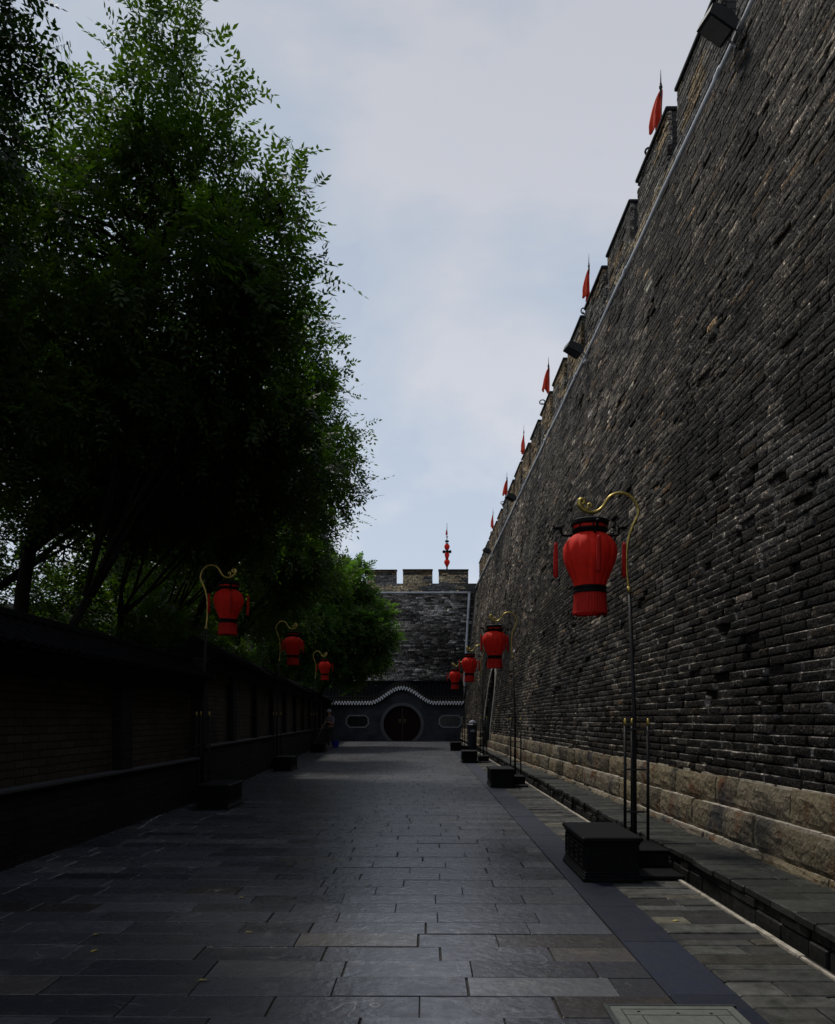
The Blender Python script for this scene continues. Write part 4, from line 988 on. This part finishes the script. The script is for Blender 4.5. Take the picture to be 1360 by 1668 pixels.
# ================================================================ trees
def norm(a): return a/np.maximum(np.linalg.norm(a, axis=-1, keepdims=True), 1e-9)
def foliage(name, clumps, twigs_per, fronds_per, leaflets, ll, lw_, fl_, mt, parent, seed, centre):
    """pinnate leaves on twigs gathered in clumps; clumps: (n,4) x y z radius"""
    r = np.random.RandomState(seed); cl = np.repeat(clumps, twigs_per, 0); n = len(cl)
    d = norm(r.normal(size=(n, 3))); rad = cl[:, 3:4]*r.rand(n, 1)**.45
    base = cl[:, :3]+d*rad*.75*np.array([1, 1, .7])
    outw = norm(cl[:, :3]-centre); td = norm(d*.9+outw*.7+r.normal(size=(n, 3))*.35+np.array([0, 0, .12])); tl = r.uniform(.25, .6, (n, 1))
    # fronds
    k = fronds_per; t = np.tile(np.linspace(.1, 1, k), n)[:, None]; B = np.repeat(base, k, 0)+np.repeat(td*tl, k, 0)*t - np.array([0, 0, .10])*t**2
    fd = norm(np.repeat(td, k, 0)*.55+r.normal(size=(n*k, 3))*.75+np.array([0, 0, -.15])); FL = fl_*r.uniform(.65, 1.15, (n*k, 1))
    up = norm(np.array([0, 0, 1.])+r.normal(size=(n*k, 3))*.45); S_ = norm(np.cross(fd, up)); Nn = norm(np.cross(S_, fd))
    m = n*k; j = leaflets; tt = (np.arange(j)//2+1)/(j//2+1)*np.ones((m, 1)); side = np.where(np.arange(j) % 2 == 0, 1., -1.)[None]*np.ones((m, 1))
    tt = tt.reshape(-1, 1); side = side.reshape(-1, 1)
    last = (np.arange(m*j) % j == j-1)[:, None]; side = np.where(last, 0, side); tt = np.where(last, 1, tt)
    rep = lambda a: np.repeat(a, j, 0)
    P = rep(B)+rep(fd*FL)*tt-np.array([0, 0, .22])*rep(FL)*tt**2
    D = norm(rep(fd)*.55+rep(S_)*side+r.normal(size=(m*j, 3))*.18-rep(Nn)*.2+last*rep(fd)); W = norm(np.cross(D, rep(Nn)+r.normal(size=(m*j, 3))*.25))
    l = ll*r.uniform(.75, 1.2, (m*j, 1)); w_ = lw_*r.uniform(.8, 1.15, (m*j, 1))
    V = np.stack([P, P+D*l*.45+W*w_*.5, P+D*l, P+D*l*.45-W*w_*.5], 1).reshape(-1, 3)
    Fq = np.arange(len(V)).reshape(-1, 4)
    cc = np.repeat(np.clip(np.repeat(np.repeat(r.rand(len(clumps))**2, twigs_per), k)[:, None]*.75+r.rand(m, 1)*.25, 0, 1), j, 0); cc = np.repeat(cc, 4, 0)*np.ones((1, 3))
    # rachis and twig stems as thin blades
    wv = S_*.0022
    V2 = np.stack([B-wv, B+wv, B+fd*FL-np.array([0, 0, .22])*FL+wv*.3, B+fd*FL-np.array([0, 0, .22])*FL-wv*.3], 1).reshape(-1, 3)
    tw = norm(np.cross(td, np.array([0, 0, 1.])))*.006; e = base+td*tl-np.array([0, 0, .10])
    V3 = np.stack([base-tw, base+tw, e+tw*.3, e-tw*.3], 1).reshape(-1, 3)
    VV = np.concatenate([V, V2, V3]); cc = np.concatenate([cc, np.full((len(V2)+len(V3), 3), .1)])
    return np_mesh(name, VV, np.arange(len(VV)).reshape(-1, 4), mt, parent, cc)
def tree(label, trunk, forks, blobs, nclump, cr, seed, dens=(22, 6, 11), leaf=(.058, .026, .27), mt=None, tr=.16, stems=1, kind='broadleaf_tree'):
    r = np.random.RandomState(seed); t = empty(kind, (0, 0, 0), label=label, cat='tree', group='leafy trees behind the garden wall')
    vol = np.array([b[3]*b[4]*b[5] for b in blobs]); pr_ = vol/vol.sum(); cls = []
    for i in range(nclump):
        b = blobs[r.choice(len(blobs), p=pr_)]; d = norm(r.normal(size=3)); q = r.rand()**.33
        cls.append([b[0]+d[0]*b[3]*q, b[1]+d[1]*b[4]*q, b[2]+d[2]*b[5]*q, cr*r.uniform(.6, 1.25)])
    cls = np.array(cls); ctr = np.array([np.mean([b[k] for b in blobs]) for k in range(3)])
    foliage('crown', cls, dens[0], dens[1], dens[2], leaf[0], leaf[1], leaf[2], mt or M_leaf, t, seed+1, ctr)
    m = MB(); rr = random.Random(seed)
    bases = []
    for s_ in range(stems):
        ox, oy = (0, 0) if s_ == 0 else (rr.uniform(-.6, .6), rr.uniform(-.9, .9))
        x, y, z = trunk[0]+ox, trunk[1]+oy, 0; pts = [(x, y, -.05)]; fh = forks*rr.uniform(.85, 1.1); lx = (ctr[0]-trunk[0])*.25+rr.uniform(-.3, .3); ly = (ctr[1]-trunk[1])*.25+rr.uniform(-.3, .3)
        for k in range(1, 8): a = k/7; pts.append((x+lx*a*a+.05*math.sin(a*5+s_), y+ly*a*a+.05*math.cos(a*4), fh*a))
        rad = [tr*(1.3 if k == 0 else 1)*(1-.4*k/7)*(1 if s_ == 0 else .6) for k in range(8)]; m.tube(pts, rad, 9); bases.append((Vector(pts[-1]), rad[-1]))
    # limbs to blobs and branches to clumps
    limbs = []
    for i in range(max(6, len(blobs)*3)):
        b = blobs[i % len(blobs)]; bp0, br0 = bases[i % len(bases)]
        tgt = Vector((b[0]+rr.uniform(-.5, .5)*b[3], b[1]+rr.uniform(-.5, .5)*b[4], b[2]+rr.uniform(-.4, .5)*b[5])); pts = []
        mid = bp0.lerp(tgt, .5)+Vector((rr.uniform(-.3, .3), rr.uniform(-.3, .3), -.25+rr.uniform(-.2, .3)))
        for k in range(9): a = k/8; pts.append(bp0*(1-a)**2+mid*2*a*(1-a)+tgt*a*a+Vector((math.sin(a*9+i)*.05, math.cos(a*7+i)*.05, 0)))
        m.tube(pts, [br0*.52*(1-.8*k/8) for k in range(9)], 7); limbs += pts[3:]
    la = np.array([tuple(p) for p in limbs])
    for c in cls:
        i = np.argmin(np.linalg.norm(la-c[:3], axis=1)); a = limbs[i]; b = Vector(c[:3]); md = a.lerp(b, .5)+Vector((rr.uniform(-.15, .15), rr.uniform(-.15, .15), rr.uniform(-.05, .2)))
        m.tube([a, a.lerp(md, .6), md, md.lerp(b, .55), b], [.028, .023, .018, .012, .005], 5, cap=False)
    m.build('trunk', M_bark, t, smooth=True, fix=False); return t
tree('nearest dark tree whose crown fills the top left corner', (-5.9, 6.6), 3.6, [(-5.15, 6.9, 7.3, 1.35, 1.7, 2.2), (-5.0, 6.8, 5.6, 1.1, 1.4, 1.0), (-5.4, 7.6, 10.5, 1.3, 1.8, 1.0)], 175, .52, 21, dens=(12, 5, 11), leaf=(.08, .036, .36), tr=.2, mt=M_leafd)  # top blob is added above the frame to shade the crown below
tree('tall tree with feathery leaves standing out against the sky left of centre', (-5.7, 11.3), 3.2, [(-3.9, 11, 7.0, 1.9, 1.8, 2.0), (-2.75, 11, 7.1, .95, 1.3, 1.1), (-2.05, 11, 6.6, .35, .9, .6), (-2.1, 11, 7.75, .5, .9, .6), (-3.15, 11, 8.5, .75, 1.0, .8), (-3.2, 11, 9.8, .35, .7, .9)], 132, .45, 22, dens=(9, 5, 11), leaf=(.100, .042, .46), tr=.14, stems=2)
tree('slender tree with outermost drooping sprays over the middle of the lane edge', (-5.6, 17.5), 3.6, [(-4.4, 17.5, 6.8, 2.0, 2.2, 2.4), (-2.6, 17.8, 7.0, .75, 1.4, 1.5), (-2.9, 17.8, 8.9, .7, 1.1, 1.2), (-2.1, 17.8, 6.6, .4, .9, .9)], 150, .52, 23, dens=(12, 5, 10), leaf=(.11, .048, .44), stems=3, tr=.13)
tree('dark tree behind the second left lantern with several thin stems', (-6.4, 25), 3.6, [(-5.0, 25, 6.6, 2.2, 2.6, 2.7), (-3.7, 25, 6.3, 1.0, 1.5, 1.5)], 105, .65, 24, dens=(15, 5, 9), leaf=(.13, .055, .46), stems=3, tr=.13)
tree('bright green tree beside the far rampart, lowest at the right end of the row', (-5.6, 38), 2.6, [(-4.2, 38, 5.2, 1.9, 2.2, 2.2), (-2.6, 38, 5.6, .9, 1.6, 1.7), (-3.7, 38, 7.4, 1.1, 1.5, 1.3)], 115, .55, 25, dens=(16, 5, 9), leaf=(.15, .08, .42), mt=M_leaf2, tr=.14)
tree('mid-row tree between the dark trees and the bright green one', (-7.4, 35), 3.0, [(-5.9, 35.5, 5.9, 2.2, 1.8, 2.7), (-4.8, 35.5, 5.6, 1.0, 1.2, 1.1)], 100, .65, 26, dens=(16, 5, 9), leaf=(.15, .07, .44), mt=M_leaf2, tr=.15)
tree('dark tree rising behind the nearest tree at the left edge', (-8.2, 12.5), 3.8, [(-7.4, 12.8, 6.2, 2.2, 2.4, 3.2), (-6.2, 13, 4.4, 1.5, 1.8, 1.2), (-4.9, 13.8, 6.0, 1.2, 1.4, 1.1), (-3.3, 13.2, 5.7, 1.1, 1.4, .6)], 60, .52, 27, dens=(14, 5, 9), leaf=(.10, .045, .38), stems=4, tr=.16)  # last two blobs added to shade the nearest left lantern
tree('dark tree standing deeper in the garden behind the thin stems', (-8.6, 20), 3.8, [(-7.6, 20, 6.0, 2.6, 2.6, 3.4), (-6.2, 20, 5.0, 1.6, 2, 2)], 46, .65, 28, dens=(14, 5, 9), leaf=(.12, .055, .42), stems=2, tr=.15)
tree('farther dark tree deep in the garden at left', (-11, 29), 3.6, [(-10.5, 29, 5.6, 3.6, 2.8, 3.6)], 50, .8, 29, dens=(15, 5, 9), leaf=(.16, .08, .48), tr=.18)
tree('small tree added to shade the nearest left lantern, leaning out over it', (-5.3, 14.3), 3.2, [(-4.6, 13.7, 5.7, 1.5, 1.6, 1.2), (-3.0, 13.3, 5.6, 1.4, 1.7, .6)], 150, .5, 41, dens=(13, 5, 9), leaf=(.10, .046, .38), tr=.09, mt=M_leafd)  # added tree; its overhang keeps light off the nearest left lantern
tree('low leafy shrub-like tree just behind the garden wall', (-5.2, 15), 1.2, [(-5.3, 15, 2.5, 1.0, 2.2, .8)], 40, .5, 30, dens=(13, 5, 9), leaf=(.09, .045, .34), stems=3, tr=.06, kind='shrub')
tree('dark overhead bough tree at the left edge in front of the row', (-6.2, 9.0), 3.6, [(-5.8, 9.2, 5.4, 1.5, 1.5, 1.6)], 75, .55, 31, dens=(14, 5, 11), leaf=(.085, .034, .38), tr=.14)
tree('low shrub behind the garden wall below the dark trees', (-6.2, 22), 1.2, [(-6.4, 22, 2.8, 1.2, 3.0, 1.1)], 55, .55, 32, dens=(15, 5, 9), leaf=(.12, .055, .38), stems=3, tr=.06, kind='shrub')

# tan building glimpsed between the stems
tb = empty('tan_building', (-19, 34, 0), label='sunlit tan building glimpsed between the tree stems over the garden wall', cat='building')
m = MB(); m.box(-7, 5, 0, 8, -.05, 4.6); m.build('wall', M_tanwall, tb)
m = MB(); m.add([(-7.6, -.8, 4.6), (5.6, -.8, 4.6), (5.6, 4, 6.6), (-7.6, 4, 6.6), (5.6, 8.8, 4.6), (-7.6, 8.8, 4.6)], [(0, 1, 2, 3), (3, 2, 4, 5), (0, 5, 4, 1), (0, 3, 5), (1, 4, 2)]); m.build('roof', M_tile, tb)
for q in range(5):
    m = MB(); m.box(-6+q*2.2, -4.9+q*2.2, -.03, .05, 1.6, 3.2); f_ = m.build('window', M_dark, tb)
    m = MB(); m.box(-6.1+q*2.2, -4.8+q*2.2, -.08, -.001, 1.48, 1.6); m.build('sill', M_trim, f_)
